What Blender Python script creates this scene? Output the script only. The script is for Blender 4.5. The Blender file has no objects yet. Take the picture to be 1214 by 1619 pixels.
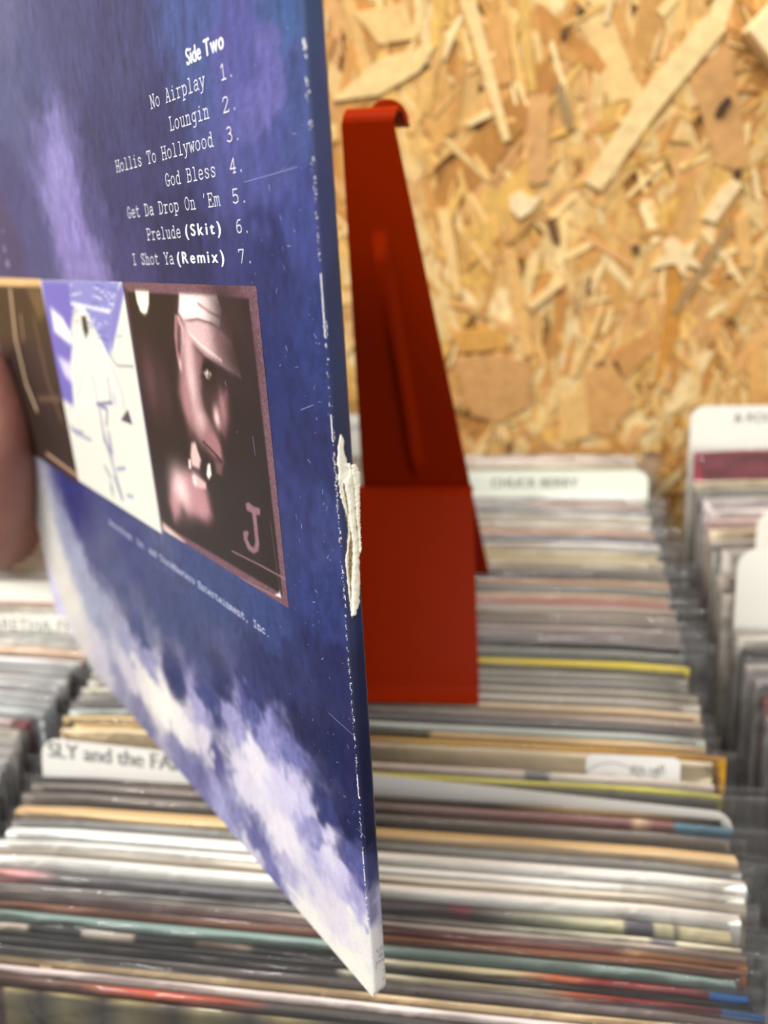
import bpy, bmesh, math, random
import numpy as np
from mathutils import Matrix, Vector

random.seed(7)
rng = np.random.default_rng(7)
SC = bpy.context.scene
COL = SC.collection

# ------------------------------------------------------------------ camera
F, CX, CY = 1200.0, 607.0, 809.5
CAM_Z = 1.32                       # height of the phone above the shop floor
PITCH = math.radians(28)
xw = np.array([.989, -.006, .150]); xw /= np.linalg.norm(xw)
zw = np.array([0, math.cos(PITCH), math.sin(PITCH)]); zw -= xw * (zw @ xw); zw /= np.linalg.norm(zw)
yw = np.cross(zw, xw)
M = np.stack([xw, yw, zw])         # camera axes -> room axes
CAMP = np.array([0, 0, CAM_Z])
cam_d = bpy.data.cameras.new('camera')
cam = bpy.data.objects.new('camera', cam_d); COL.objects.link(cam)
mw = np.eye(4); mw[:3, :3] = M; mw[:3, 3] = CAMP
cam.matrix_world = Matrix(mw.tolist())
cam_d.sensor_fit = 'VERTICAL'; cam_d.sensor_height = 36.0; cam_d.lens = 36.0 * F / 1619.0
cam_d.clip_start = 0.01
cam_d.dof.use_dof = True
cam_d.dof.focus_distance = 0.196
cam_d.dof.aperture_fstop = cam_d.lens / 3.5      # about a 3.5 mm pupil, as a phone has
SC.camera = cam

# ------------------------------------------------------------------ light and exposure
SC.view_settings.view_transform = 'Standard'
SC.view_settings.look = 'None'
SC.view_settings.gamma = 1.0
SC.view_settings.use_curve_mapping = False
SC.view_settings.exposure = 0.04
world = bpy.data.worlds.new('shop_air'); SC.world = world; world.use_nodes = True
world.node_tree.nodes['Background'].inputs[0].default_value = (1.0, .975, .94, 1)
world.node_tree.nodes['Background'].inputs[1].default_value = 0.55

def lamp(name, loc, sx, sy, energy, target, color=(1, .965, .92)):
    d = bpy.data.lights.new(name, 'AREA'); d.shape = 'RECTANGLE'; d.size = sx; d.size_y = sy
    d.energy = energy; d.color = color
    o = bpy.data.objects.new(name, d); COL.objects.link(o); o.location = loc
    o.rotation_euler = (Vector(target) - Vector(loc)).to_track_quat('-Z', 'Y').to_euler()
    return o
# ceiling strip lamps of the shop
lamp('ceiling_lamp', (-1.0, -0.35, 2.65), 1.2, .22, 46, (-.5, .4, 1.1))
lamp('ceiling_lamp', (0.7, -0.45, 2.75), 1.3, .25, 12, (.1, .4, 1.1))
lamp('ceiling_lamp', (-0.3, -1.3, 2.75), 1.6, .25, 20, (0, .4, 1.1))

SC.cycles.use_denoising = True
SC.cycles.transparent_max_bounces = 24
SC.cycles.max_bounces = 8

# ------------------------------------------------------------------ helpers
def s2l(c):
    c = np.asarray(c, float)
    return np.where(c <= .04045, c / 12.92, ((c + .055) / 1.055) ** 2.4)
def rgb(r, g, b, k=1.0):
    return tuple(float(x) for x in s2l(np.array([r, g, b]) / 255.0) * k) + (1.0,)

def ray(px):
    return M @ np.array([(px[0] - CX) / F, -(px[1] - CY) / F, -1.0])
def hit(px, P, n):
    r = ray(px); return CAMP + r * (((P - CAMP) @ n) / (r @ n))

def link(name, me, parent=None, mats=()):
    o = bpy.data.objects.new(name, me); COL.objects.link(o)
    for m in mats: me.materials.append(m)
    if parent is not None: o.parent = parent
    return o
def mesh(name, verts, faces, parent=None, mats=(), smooth=False, mi=None):
    me = bpy.data.meshes.new(name)
    me.from_pydata([tuple(map(float, v)) for v in verts], [], faces)
    if smooth: me.polygons.foreach_set('use_smooth', [True] * len(me.polygons))
    if mi is not None: me.polygons.foreach_set('material_index', mi)
    o = link(name, me, parent, mats)
    me.update(); return o
def from_bm(name, bm, parent=None, mats=(), smooth=False):
    me = bpy.data.meshes.new(name); bm.normal_update(); bm.to_mesh(me); bm.free()
    if smooth: me.polygons.foreach_set('use_smooth', [True] * len(me.polygons))
    return link(name, me, parent, mats)
def empty(name, loc=(0, 0, 0), rot=(0, 0, 0)):
    o = bpy.data.objects.new(name, None); COL.objects.link(o)
    o.empty_display_size = .02; o.location = loc; o.rotation_euler = rot
    return o
def tag(o, label=None, cat=None, group=None, kind=None):
    for k, v in (('label', label), ('category', cat), ('group', group), ('kind', kind)):
        if v: o[k] = v
    return o
def boxbm(bm, lo, hi):
    vs = [bm.verts.new((x, y, z)) for z in (lo[2], hi[2]) for y in (lo[1], hi[1]) for x in (lo[0], hi[0])]
    for f in ((0, 2, 3, 1), (4, 5, 7, 6), (0, 1, 5, 4), (2, 6, 7, 3), (0, 4, 6, 2), (1, 3, 7, 5)):
        bm.faces.new([vs[i] for i in f])
    return vs

# ------------------------------------------------------------------ materials
def new_mat(name):
    m = bpy.data.materials.new(name); m.use_nodes = True
    return m, m.node_tree, m.node_tree.nodes['Principled BSDF']
def plain(name, color, rough=.6, spec=.3, metal=0, noise=0.0, scale=60, bump=0, coat=0):
    m, nt, b = new_mat(name)
    b.inputs['Base Color'].default_value = color; b.inputs['Roughness'].default_value = rough
    b.inputs['Specular IOR Level'].default_value = spec; b.inputs['Metallic'].default_value = metal
    b.inputs['Coat Weight'].default_value = coat
    if noise or bump:
        tc = nt.nodes.new('ShaderNodeTexCoord'); n = nt.nodes.new('ShaderNodeTexNoise')
        n.inputs['Scale'].default_value = scale; n.inputs['Detail'].default_value = 4
        nt.links.new(tc.outputs['Object'], n.inputs['Vector'])
        if noise:
            mx = nt.nodes.new('ShaderNodeMix'); mx.data_type = 'RGBA'
            c = np.array(color[:3])
            mx.inputs[6].default_value = tuple(c * (1 - noise)) + (1,)
            mx.inputs[7].default_value = tuple(np.minimum(c * (1 + noise), 1)) + (1,)
            nt.links.new(n.outputs[0], mx.inputs[0]); nt.links.new(mx.outputs[2], b.inputs['Base Color'])
        if bump:
            bp = nt.nodes.new('ShaderNodeBump'); bp.inputs['Strength'].default_value = bump
            bp.inputs['Distance'].default_value = .001
            nt.links.new(n.outputs[0], bp.inputs['Height']); nt.links.new(bp.outputs[0], b.inputs['Normal'])
    return m
def attr_mat(name, rough=.5, spec=.4, coat=0, coat_rough=.1, grain=0, gscale=900, bump=0):
    m, nt, b = new_mat(name)
    a = nt.nodes.new('ShaderNodeAttribute'); a.attribute_name = 'Col'
    out = a.outputs['Color']
    tc = nt.nodes.new('ShaderNodeTexCoord')
    if grain:
        n = nt.nodes.new('ShaderNodeTexNoise'); n.inputs['Scale'].default_value = gscale; n.inputs['Detail'].default_value = 3
        nt.links.new(tc.outputs['Object'], n.inputs['Vector'])
        mp = nt.nodes.new('ShaderNodeMapRange'); mp.inputs[1].default_value = .25; mp.inputs[2].default_value = .75
        mp.inputs[3].default_value = 1 - grain; mp.inputs[4].default_value = 1 + grain
        nt.links.new(n.outputs[0], mp.inputs[0])
        v = nt.nodes.new('ShaderNodeVectorMath'); v.operation = 'SCALE'
        nt.links.new(out, v.inputs[0]); nt.links.new(mp.outputs[0], v.inputs['Scale']); out = v.outputs[0]
    nt.links.new(out, b.inputs['Base Color'])
    b.inputs['Roughness'].default_value = rough; b.inputs['Specular IOR Level'].default_value = spec
    b.inputs['Coat Weight'].default_value = coat; b.inputs['Coat Roughness'].default_value = coat_rough
    if bump:
        n2 = nt.nodes.new('ShaderNodeTexNoise'); n2.inputs['Scale'].default_value = 35
        nt.links.new(tc.outputs['Object'], n2.inputs['Vector'])
        bp = nt.nodes.new('ShaderNodeBump'); bp.inputs['Strength'].default_value = bump; bp.inputs['Distance'].default_value = .001
        nt.links.new(n2.outputs[0], bp.inputs['Height']); nt.links.new(bp.outputs[0], b.inputs['Normal'])
    return m
def set_cols(me, cols):
    a = me.color_attributes.new('Col', 'FLOAT_COLOR', 'POINT')
    c = np.ones((len(me.vertices), 4), np.float32); c[:, :3] = cols
    a.data.foreach_set('color', c.ravel())

_ramp = {}
def ramp_mat(segs):
    """printed card whose colour runs along its top edge: segs = [(x 0..1, rgb, sharp?)...]"""
    key = str(segs)
    if key in _ramp: return _ramp[key]
    m, nt, b = new_mat('printed_card')
    tc = nt.nodes.new('ShaderNodeTexCoord'); sp = nt.nodes.new('ShaderNodeSeparateXYZ')
    nt.links.new(tc.outputs['Object'], sp.inputs[0])
    mr = nt.nodes.new('ShaderNodeMapRange'); mr.inputs[1].default_value = -.1595; mr.inputs[2].default_value = .1595
    nt.links.new(sp.outputs[0], mr.inputs[0])
    cr = nt.nodes.new('ShaderNodeValToRGB'); el = cr.color_ramp.elements
    el[0].position = segs[0][0]; el[0].color = rgb(*segs[0][1])
    if len(segs) == 1: el.remove(el[1])
    else:
        el[1].position = segs[1][0]; el[1].color = rgb(*segs[1][1])
        for s in segs[2:]:
            e = el.new(s[0]); e.color = rgb(*s[1])
    nt.links.new(mr.outputs[0], cr.inputs[0])
    # worn streaks that run with the card edge
    mp = nt.nodes.new('ShaderNodeMapping'); mp.inputs['Scale'].default_value = (12, 500, 300)
    nt.links.new(tc.outputs['Object'], mp.inputs[0])
    n = nt.nodes.new('ShaderNodeTexNoise'); n.inputs['Scale'].default_value = 1.0; n.inputs['Detail'].default_value = 3
    nt.links.new(mp.outputs[0], n.inputs['Vector'])
    r2 = nt.nodes.new('ShaderNodeMapRange'); r2.inputs[1].default_value = .3; r2.inputs[2].default_value = .7
    r2.inputs[3].default_value = .8; r2.inputs[4].default_value = 1.12
    nt.links.new(n.outputs[0], r2.inputs[0])
    v = nt.nodes.new('ShaderNodeVectorMath'); v.operation = 'SCALE'
    nt.links.new(cr.outputs[0], v.inputs[0]); nt.links.new(r2.outputs[0], v.inputs['Scale'])
    nt.links.new(v.outputs[0], b.inputs['Base Color'])
    b.inputs['Roughness'].default_value = .5; b.inputs['Specular IOR Level'].default_value = .3
    _ramp[key] = m
    return m

def film_material():
    m = bpy.data.materials.new('clear_film'); m.use_nodes = True; nt = m.node_tree
    nt.nodes.clear()
    o = nt.nodes.new('ShaderNodeOutputMaterial'); tr = nt.nodes.new('ShaderNodeBsdfTransparent')
    tr.inputs[0].default_value = (.95, .95, .95, 1)
    df = nt.nodes.new('ShaderNodeBsdfDiffuse'); df.inputs[0].default_value = (.8, .8, .8, 1)
    gl = nt.nodes.new('ShaderNodeBsdfGlossy'); gl.inputs['Roughness'].default_value = .07
    fr = nt.nodes.new('ShaderNodeFresnel'); fr.inputs[0].default_value = 1.5
    tc = nt.nodes.new('ShaderNodeTexCoord'); n = nt.nodes.new('ShaderNodeTexNoise'); n.inputs['Scale'].default_value = 60
    n.inputs['Detail'].default_value = 2; n.inputs['Distortion'].default_value = 1.2
    nt.links.new(tc.outputs['Object'], n.inputs['Vector'])
    bp = nt.nodes.new('ShaderNodeBump'); bp.inputs['Strength'].default_value = .7; bp.inputs['Distance'].default_value = .002
    nt.links.new(n.outputs[0], bp.inputs['Height'])
    nt.links.new(bp.outputs[0], gl.inputs['Normal']); nt.links.new(bp.outputs[0], fr.inputs['Normal'])
    m1 = nt.nodes.new('ShaderNodeMixShader'); m1.inputs[0].default_value = .035
    nt.links.new(tr.outputs[0], m1.inputs[1]); nt.links.new(df.outputs[0], m1.inputs[2])
    m2 = nt.nodes.new('ShaderNodeMixShader')
    nt.links.new(fr.outputs[0], m2.inputs[0]); nt.links.new(m1.outputs[0], m2.inputs[1]); nt.links.new(gl.outputs[0], m2.inputs[2])
    nt.links.new(m2.outputs[0], o.inputs[0])
    return m
FILM = film_material()
WHITE_PLASTIC = plain('white_plastic', rgb(216, 214, 204), .4, .3)
BLACK_INK = plain('black_ink', rgb(70, 70, 70), .6, .2)
GREY_INK = plain('grey_ink', rgb(120, 120, 118), .6, .2)

# ------------------------------------------------------------------ the browser row geometry
SLOPE, LEAN = math.radians(10), math.radians(18)
TOP_N = np.array([0, -math.sin(SLOPE), math.cos(SLOPE)])          # the tops of the records lie in one sloped plane
TOP_P = CAMP + ray((1168, 1350)) * .309
def top_at(px): return hit(px, TOP_P, TOP_N)
def top_xy(x, y): return np.array([x, y, TOP_P[2] + (y - TOP_P[1]) * math.tan(SLOPE)])
WALL_Y = top_at((900, 716))[1] + .012

# ------------------------------------------------------------------ room shell
floor = tag(mesh('floor', [(-2, -2, 0), (2, -2, 0), (2, 1.2, 0), (-2, 1.2, 0), (-2, -2, -.05), (2, -2, -.05), (2, 1.2, -.05), (-2, 1.2, -.05)],
     [(0, 1, 2, 3), (7, 6, 5, 4), (0, 4, 5, 1), (1, 5, 6, 2), (2, 6, 7, 3), (3, 7, 4, 0)],
     None, [plain('floor_vinyl', rgb(120, 115, 108), .5, .4, noise=.1, scale=20)]), kind='structure')
bm = bmesh.new(); boxbm(bm, (-1.3, WALL_Y + .004, 0), (1.0, WALL_Y + .03, 2.4))
wall = tag(from_bm('wall_back', bm, None, [plain('pressed_wood', rgb(196, 142, 78), .6, .25, noise=.25, scale=70)]), kind='structure')

STRAND = attr_mat('wood_strand', .55, .25, grain=.16, gscale=160)
def strand_pts(cx, cz, L, W, ang, r):
    n = 5; pts = []
    for i in range(n): t = i / (n - 1); pts.append((t - .5, .5 + r.uniform(-.14, .1) - (.25 * r.random() if i in (0, n - 1) else 0)))
    for i in range(n): t = 1 - i / (n - 1); pts.append((t - .5 + r.uniform(-.03, .03), -.5 + r.uniform(-.1, .14) + (.25 * r.random() if i in (0, n - 1) else 0)))
    c, s = math.cos(ang), math.sin(ang)
    return [(cx + p[0] * L * c - p[1] * W * s, cz + p[0] * L * s + p[1] * W * c) for p in pts]
PAL = [(234, 196, 130), (224, 178, 108), (212, 160, 90), (242, 214, 156), (226, 180, 106), (204, 150, 82), (218, 166, 104), (238, 204, 138), (196, 138, 70), (228, 182, 98)]
V, Fc, Cc = [], [], []
def add_strand(pts, y, col, tilt=0.0):
    b = len(V); n = len(pts)
    cx = sum(p[0] for p in pts) / n
    for x, z in pts: V.append((x, y + tilt * (x - cx), z)); Cc.append(col)
    for x, z in pts: V.append((x, y + .0012 + tilt * (x - cx), z)); Cc.append(tuple(.55 * c for c in col))
    Fc.append(list(range(b, b + n)))
    for i in range(n): j = (i + 1) % n; Fc.append((b + j, b + i, b + n + i, b + n + j))
r = random.Random(3)
def scatter(n, Ls, wr, depth, spread, kr):
    for i in range(n):
        L = r.choice(Ls) * r.uniform(.7, 1.2); W = L * r.uniform(*wr)
        ang = math.pi / 2 + r.gauss(0, spread)
        cx, cz = r.uniform(-1.2, .6), r.uniform(CAM_Z - .36, CAM_Z + .42)
        k = r.uniform(*kr); c = s2l(np.array(r.choice(PAL)) / 255.) * k
        add_strand(strand_pts(cx, cz, L, W, ang, r), WALL_Y - r.uniform(*depth), tuple(np.minimum(c, 1)), r.uniform(-.012, .012))
scatter(3600, (.05, .07, .09, .12), (.12, .24), (-.0006, .0008), .5, (.86, 1.05))
scatter(6500, (.02, .03, .045, .06), (.06, .16), (.0002, .0016), .6, (.88, 1.12))
scatter(7000, (.006, .01, .016, .024), (.08, .22), (.0008, .0024), .8, (.85, 1.2))
for i in range(150):      # bark flecks
    c = s2l(np.array(r.choice([(92, 62, 36), (120, 84, 48), (70, 50, 34)])) / 255.)
    add_strand(strand_pts(r.uniform(-1.2, .75), r.uniform(CAM_Z - .45, CAM_Z + .5), r.uniform(.004, .012), r.uniform(.0025, .005), r.uniform(0, 3), r), WALL_Y - .0016, tuple(c))
flip = [tuple(reversed(f)) for f in Fc]
st = mesh('wood_strands', V, Fc, wall, [STRAND]); set_cols(st.data, np.array(Cc) * np.array([.84, .84, .86])); st['kind'] = 'stuff'
st.matrix_parent_inverse = wall.matrix_world.inverted()
WP, WN = np.array([0, WALL_Y - .002, 0]), np.array([0, 1., 0])
HERO = [  # single large strands of the board that the photo shows clearly
 ([(924, 287), (949, 302), (1040, 175), (1148, 45), (1138, 30), (1115, 23), (1010, 150)], (240, 210, 148), .0022),
 ([(1091, 121), (1151, 66), (1187, 266), (1160, 268), (1133, 260)], (208, 158, 98), .0008),
 ([(728, 0), (752, 0), (775, 90), (807, 220), (795, 225), (765, 120)], (240, 208, 144), .0018),
 ([(525, 160), (600, 92), (690, 70), (664, 112), (600, 150)], (238, 206, 140), .0016),
 ([(1060, 493), (1068, 497), (1120, 425), (1155, 362), (1146, 355), (1100, 425)], (168, 134, 88), .0016),
 ([(1110, 345), (1130, 352), (1172, 292), (1160, 282), (1135, 305)], (240, 212, 160), .0024),
 ([(716, 565), (790, 560), (838, 575), (835, 640), (790, 668), (745, 655)], (208, 158, 98), .0018),
 ([(716, 524), (800, 518), (802, 550), (725, 557)], (212, 158, 80), .0022),
 ([(795, 395), (815, 395), (832, 480), (845, 560), (825, 566), (808, 480)], (226, 178, 108), .0014),
 ([(835, 150), (868, 148), (866, 285), (850, 292), (835, 288)], (212, 162, 104), .0010),
 ([(876, 135), (890, 133), (906, 200), (896, 206)], (164, 134, 92), .0018),
 ([(900, 592), (908, 596), (932, 545), (955, 488), (948, 482), (925, 535)], (234, 192, 124), .0020),
 ([(832, 480), (840, 489), (893, 448), (884, 438)], (242, 206, 144), .0024),
 ([(690, 330), (710, 330), (722, 400), (730, 466), (720, 468), (703, 400)], (238, 198, 130), .0018),
 ([(735, 195), (772, 170), (780, 182), (742, 200)], (244, 214, 150), .0022),
 ([(1048, 385), (1062, 372), (1085, 392), (1102, 378), (1092, 402), (1110, 425), (1084, 418), (1082, 440), (1066, 416), (1030, 424), (1052, 404)], (242, 214, 160), .0026),
 ([(805, 312), (822, 300), (836, 312), (856, 312), (842, 332), (822, 346), (806, 330)], (246, 220, 168), .0026),
 ([(1160, 345), (1184, 335), (1188, 420), (1170, 425)], (226, 176, 106), .0014),
 ([(960, 560), (1030, 520), (1044, 545), (985, 600)], (206, 150, 86), .0010),
 ([(1058, 330), (1084, 480), (1050, 610), (1036, 600), (1052, 480)], (202, 142, 62), .0006),
 ([(1135, 168), (1150, 152), (1156, 158), (1143, 182), (1129, 184)], (78, 56, 36), .0028),
 ([(864, 350), (876, 342), (884, 384), (872, 380)], (110, 76, 46), .0024),
 ([(887, 48), (900, 40), (896, 58), (886, 60)], (104, 76, 46), .0024),
 ([(1160, 270), (1172, 264), (1170, 282), (1160, 284)], (86, 62, 42), .0028),
 ([(998, 388), (1010, 386), (1010, 400), (1000, 400)], (100, 72, 46), .0024),
 ([(1180, 560), (1200, 540), (1214, 660), (1190, 690)], (222, 170, 98), .0012),
 ([(925, 590), (975, 570), (1000, 640), (960, 690), (930, 680)], (212, 160, 96), .0010),
 ([(880, 640), (925, 600), (932, 690), (890, 700)], (230, 186, 116), .0014),
 ([(755, 30), (800, 20), (812, 130), (770, 140)], (214, 160, 92), .0006),
 ([(560, 20), (640, 5), (660, 60), (600, 70)], (232, 192, 126), .0012),
]
hero_mats = {}
for pts, c, d in HERO:
    P3 = [hit(p, WP, WN) for p in pts]
    xs = [(p[0], p[2]) for p in P3]; n = len(xs)
    vs = [(x, WALL_Y - .0012 - d, z) for x, z in xs] + [(x, WALL_Y + .003, z) for x, z in xs]
    fs = [list(range(n))] + [((i + 1) % n, i, n + i, n + (i + 1) % n) for i in range(n)]
    o = mesh('wood_strand', vs, fs, wall, [STRAND])
    cols = np.tile(s2l(np.array(c) / 255.) * np.array([.84, .84, .86]), (2 * n, 1)); cols[n:] *= .6
    set_cols(o.data, cols)
    o.matrix_parent_inverse = wall.matrix_world.inverted()

# diamond-set wooden block on the wall, upper right
def block():
    c0 = hit((1169, 53), WP, WN); h = .045
    root = tag(empty('wooden_block', (c0[0] + h, WALL_Y - .004, c0[2])), 'pale planed wooden block set cornerwise on wood-chip wall, top right', 'wooden block')
    bm = bmesh.new(); dp = .017
    fr = [(-h, 0), (0, -h * 1.05), (h, 0), (0, h * 1.05)]
    vs = [bm.verts.new((x, y, z)) for y in (-dp, .003) for x, z in fr]
    bm.faces.new(vs[0:4]); bm.faces.new(vs[7:3:-1])
    for i in range(4): j = (i + 1) % 4; bm.faces.new((vs[j], vs[i], vs[4 + i], vs[4 + j]))
    bmesh.ops.bevel(bm, geom=bm.edges[:], offset=.0008, segments=2, affect='EDGES')
    from_bm('block', bm, root, [plain('planed_pine', rgb(236, 208, 160), .5, .3, noise=.12, scale=120)])
block()

# ------------------------------------------------------------------ record browser (bin)
def browser():
    y0, y1 = .0, WALL_Y - .004
    root = tag(empty('record_browser', (0, .25, 0)), 'dark charcoal record browser holding the three rows of records', 'record bin')
    m = plain('charcoal_board', rgb(48, 46, 44), .6, .3, noise=.15, scale=30)
    def pan(name, lo, hi, slope=True):
        bm = bmesh.new(); vs = boxbm(bm, lo, hi)
        o = from_bm(name, bm, root, [m]); o.matrix_parent_inverse = root.matrix_world.inverted() if False else Matrix.Translation((0, -.25, 0)); return o
    def sloped(name, x0, x1, dz0, dz1):
        vs = []
        for x in (x0, x1):
            for y in (y0, y1):
                zt = top_xy(0, y)[2]
                vs += [(x, y, zt + dz0), (x, y, zt + dz1)]
        fs = [(0, 1, 3, 2), (4, 6, 7, 5), (0, 4, 5, 1), (2, 3, 7, 6), (1, 5, 7, 3), (0, 2, 6, 4)]
        o = mesh(name, vs, fs, root, [m]); o.matrix_parent_inverse = Matrix.Translation((0, -.25, 0)); return o
    sloped('bin_floor', -.62, .52, -.300, -.2828)
    sloped('partition', .1108, .1138, -.2828, -.085)
    sloped('side_panel', -.628, -.62, -.40, -.05); sloped('side_panel', .52, .528, -.40, -.05)
    zf = top_xy(0, y0)[2]
    pan('front_panel', (-.628, y0 - .012, zf - .40), (.528, y0, zf - .10))
    pan('back_panel', (-.628, y1 - .006, top_xy(0, y1)[2] - .40), (.528, y1 - .001, top_xy(0, y1)[2] - .10))
    for x in (-.6, .48):
        for y in (y0 + .02, y1 - .06):
            pan('leg', (x, y, 0), (x + .04, y + .04, top_xy(0, y)[2] - .365))
browser()

# ------------------------------------------------------------------ records in the bins
RW, RH = .319, .313
def cover_mesh(T, r, round_r):
    """card cover: origin at the middle of the top edge, y towards the wall, z up along the cover"""
    nx = 10; prof = [(-T / 2, -RH), (-T / 2, -.03), (-T / 2, -.0012), (-T / 2 + min(.0009, T * .3), 0), (0, .0002), (T / 2 - min(.0009, T * .3), 0), (T / 2, -.0012), (T / 2, -RH)]
    vs, fs = [], []; bow = r.uniform(-.0002, .0002); n = len(prof)
    for i in range(nx + 1):
        t = i / nx; x = (t - .5) * RW
        drop = 0
        e = min(t, 1 - t) * RW
        if e < round_r: drop = round_r - math.sqrt(max(0, round_r ** 2 - (round_r - e) ** 2))
        wob = bow * (1 - (2 * t - 1) ** 2) + r.uniform(-.00006, .00006)
        for y, z in prof:
            vs.append((x, y + wob * (1 if z > -.1 else 0), z - (drop if z > -.02 else 0)))
    for i in range(nx):
        for k in range(n):
            a, b = i * n + k, i * n + (k + 1) % n
            fs.append((a, a + n, b + n, b))
    fs.append(tuple(range(n))); fs.append(tuple(reversed(range(nx * n, nx * n + n))))
    return vs, fs
def film_mesh(T, r, over_r, over_l, rise, crk, room):
    """open-topped clear sleeve: front sheet, back sheet, welded side seams"""
    nx, zs = (72 if crk > .0008 else 26), (-.3132, -.12, -.075, -.05, -.025, -.018, -.013, -.009, -.006, -.003, None, 'lip')
    vs, fs = [], []
    x0, x1 = -RW / 2 - over_l, RW / 2 + over_r
    ph = [r.uniform(0, 6.28) for _ in range(6)]
    for side in (-1, 1):
        base = len(vs)
        up = rise * (1.0 if side < 0 else 1.6)
        for i in range(nx + 1):
            t = i / nx; x = x0 + (x1 - x0) * t
            e = min(t, 1 - t) * (x1 - x0)
            pin = min(1, max(0, (e - .001) / .006))
            for z in zs:
                lip = z == 'lip'
                if lip: z = None
                zz = up + (.0004 if lip else 0) + .0011 * math.sin(7 * t + ph[0]) + .0004 * math.sin(31 * t + ph[1]) if z is None else z
                yy = side * (T / 2 + .00035) * (.15 + .85 * pin) + (.0007 * (side < 0) if lip else 0)
                if z is None or z > -.06:
                    yy += crk * (math.sin(19 * t + ph[2] + 300 * zz) * .5 + math.sin(63 * t + ph[3] - 700 * zz) * .35 + r.uniform(-.35, .35)) * (.3 + 1.1 * max(0, 1 - e / .09)) 
                if side < 0: yy = max(min(yy, -T / 2 * (.1 + .9 * pin) - .0001), -T / 2 - max(.0002, room * .8))
                else: yy = min(max(yy, T / 2 * (.1 + .9 * pin) + .0001), T / 2 + .0004)
                vs.append((x if zz > -.06 else max(-RW / 2 - min(over_l, .004), min(RW / 2 + min(over_r, .004), x)), yy, zz))
        n = len(zs)
        for i in range(nx):
            for k in range(n - 1):
                a = base + i * n + k; fs.append((a, a + n, a + n + 1, a + 1))
    n = len(zs); off = (nx + 1) * n
    for i in (0, nx):
        for k in range(n - 1):
            a = i * n + k; fs.append((a, a + 1, a + 1 + off, a + off))
    return vs, fs

def text_mesh(s, size, sx=1.0, offset=0.0, align='LEFT'):
    cu = bpy.data.curves.new('t', 'FONT'); cu.body = s; cu.size = size; cu.align_x = align
    ob = bpy.data.objects.new('t', cu); COL.objects.link(ob)
    dg = bpy.context.evaluated_depsgraph_get()
    me = bpy.data.meshes.new_from_object(ob.evaluated_get(dg))
    bpy.data.objects.remove(ob)
    v = np.empty(len(me.vertices) * 3); me.vertices.foreach_get('co', v); v = v.reshape(-1, 3)
    f = [list(p.vertices) for p in me.polygons]
    bpy.data.meshes.remove(me)
    v[:, 0] *= sx
    if offset:       # heavier print: the letters laid twice, a hair apart
        n = len(v); f = f + [[i + n for i in p] for p in f]; w = v.copy(); w[:, 0] += offset * 2; v = np.concatenate([v, w])
    return v, f

def make_record(X, Y, T, segs, label, group, r, over_r=.006, over_l=.004, rise=.002, crk=.0006, dz=0.0, lean=0.0, yaw=0.0, rr=.0015, film=True, name='record_sleeve', roll=0.0, room=.001):
    p = top_xy(X, Y)
    root = empty(name, (p[0], p[1], p[2] + dz))
    # root sits at the base of the record
    rot = Matrix.Rotation(yaw, 4, 'Z') @ Matrix.Rotation(-(LEAN + lean), 4, 'X') @ Matrix.Rotation(roll, 4, 'Y')
    base = Vector((p[0], p[1], p[2] + dz)) + rot @ Vector((0, 0, -RH))
    root.matrix_world = Matrix.Translation(base) @ rot
    tag(root, label, 'record', group)
    up = Matrix.Translation((0, 0, RH))
    vs, fs = cover_mesh(T, r, rr)
    c = mesh('cover', vs, fs, root, [ramp_mat(segs)]); c.matrix_local = up
    if film:
        vs, fs = film_mesh(T, r, over_r, over_l, rise, crk, room)
        f = mesh('plastic_sleeve', vs, fs, root, [FILM], smooth=True); f.matrix_local = up
    return root, up

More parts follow.
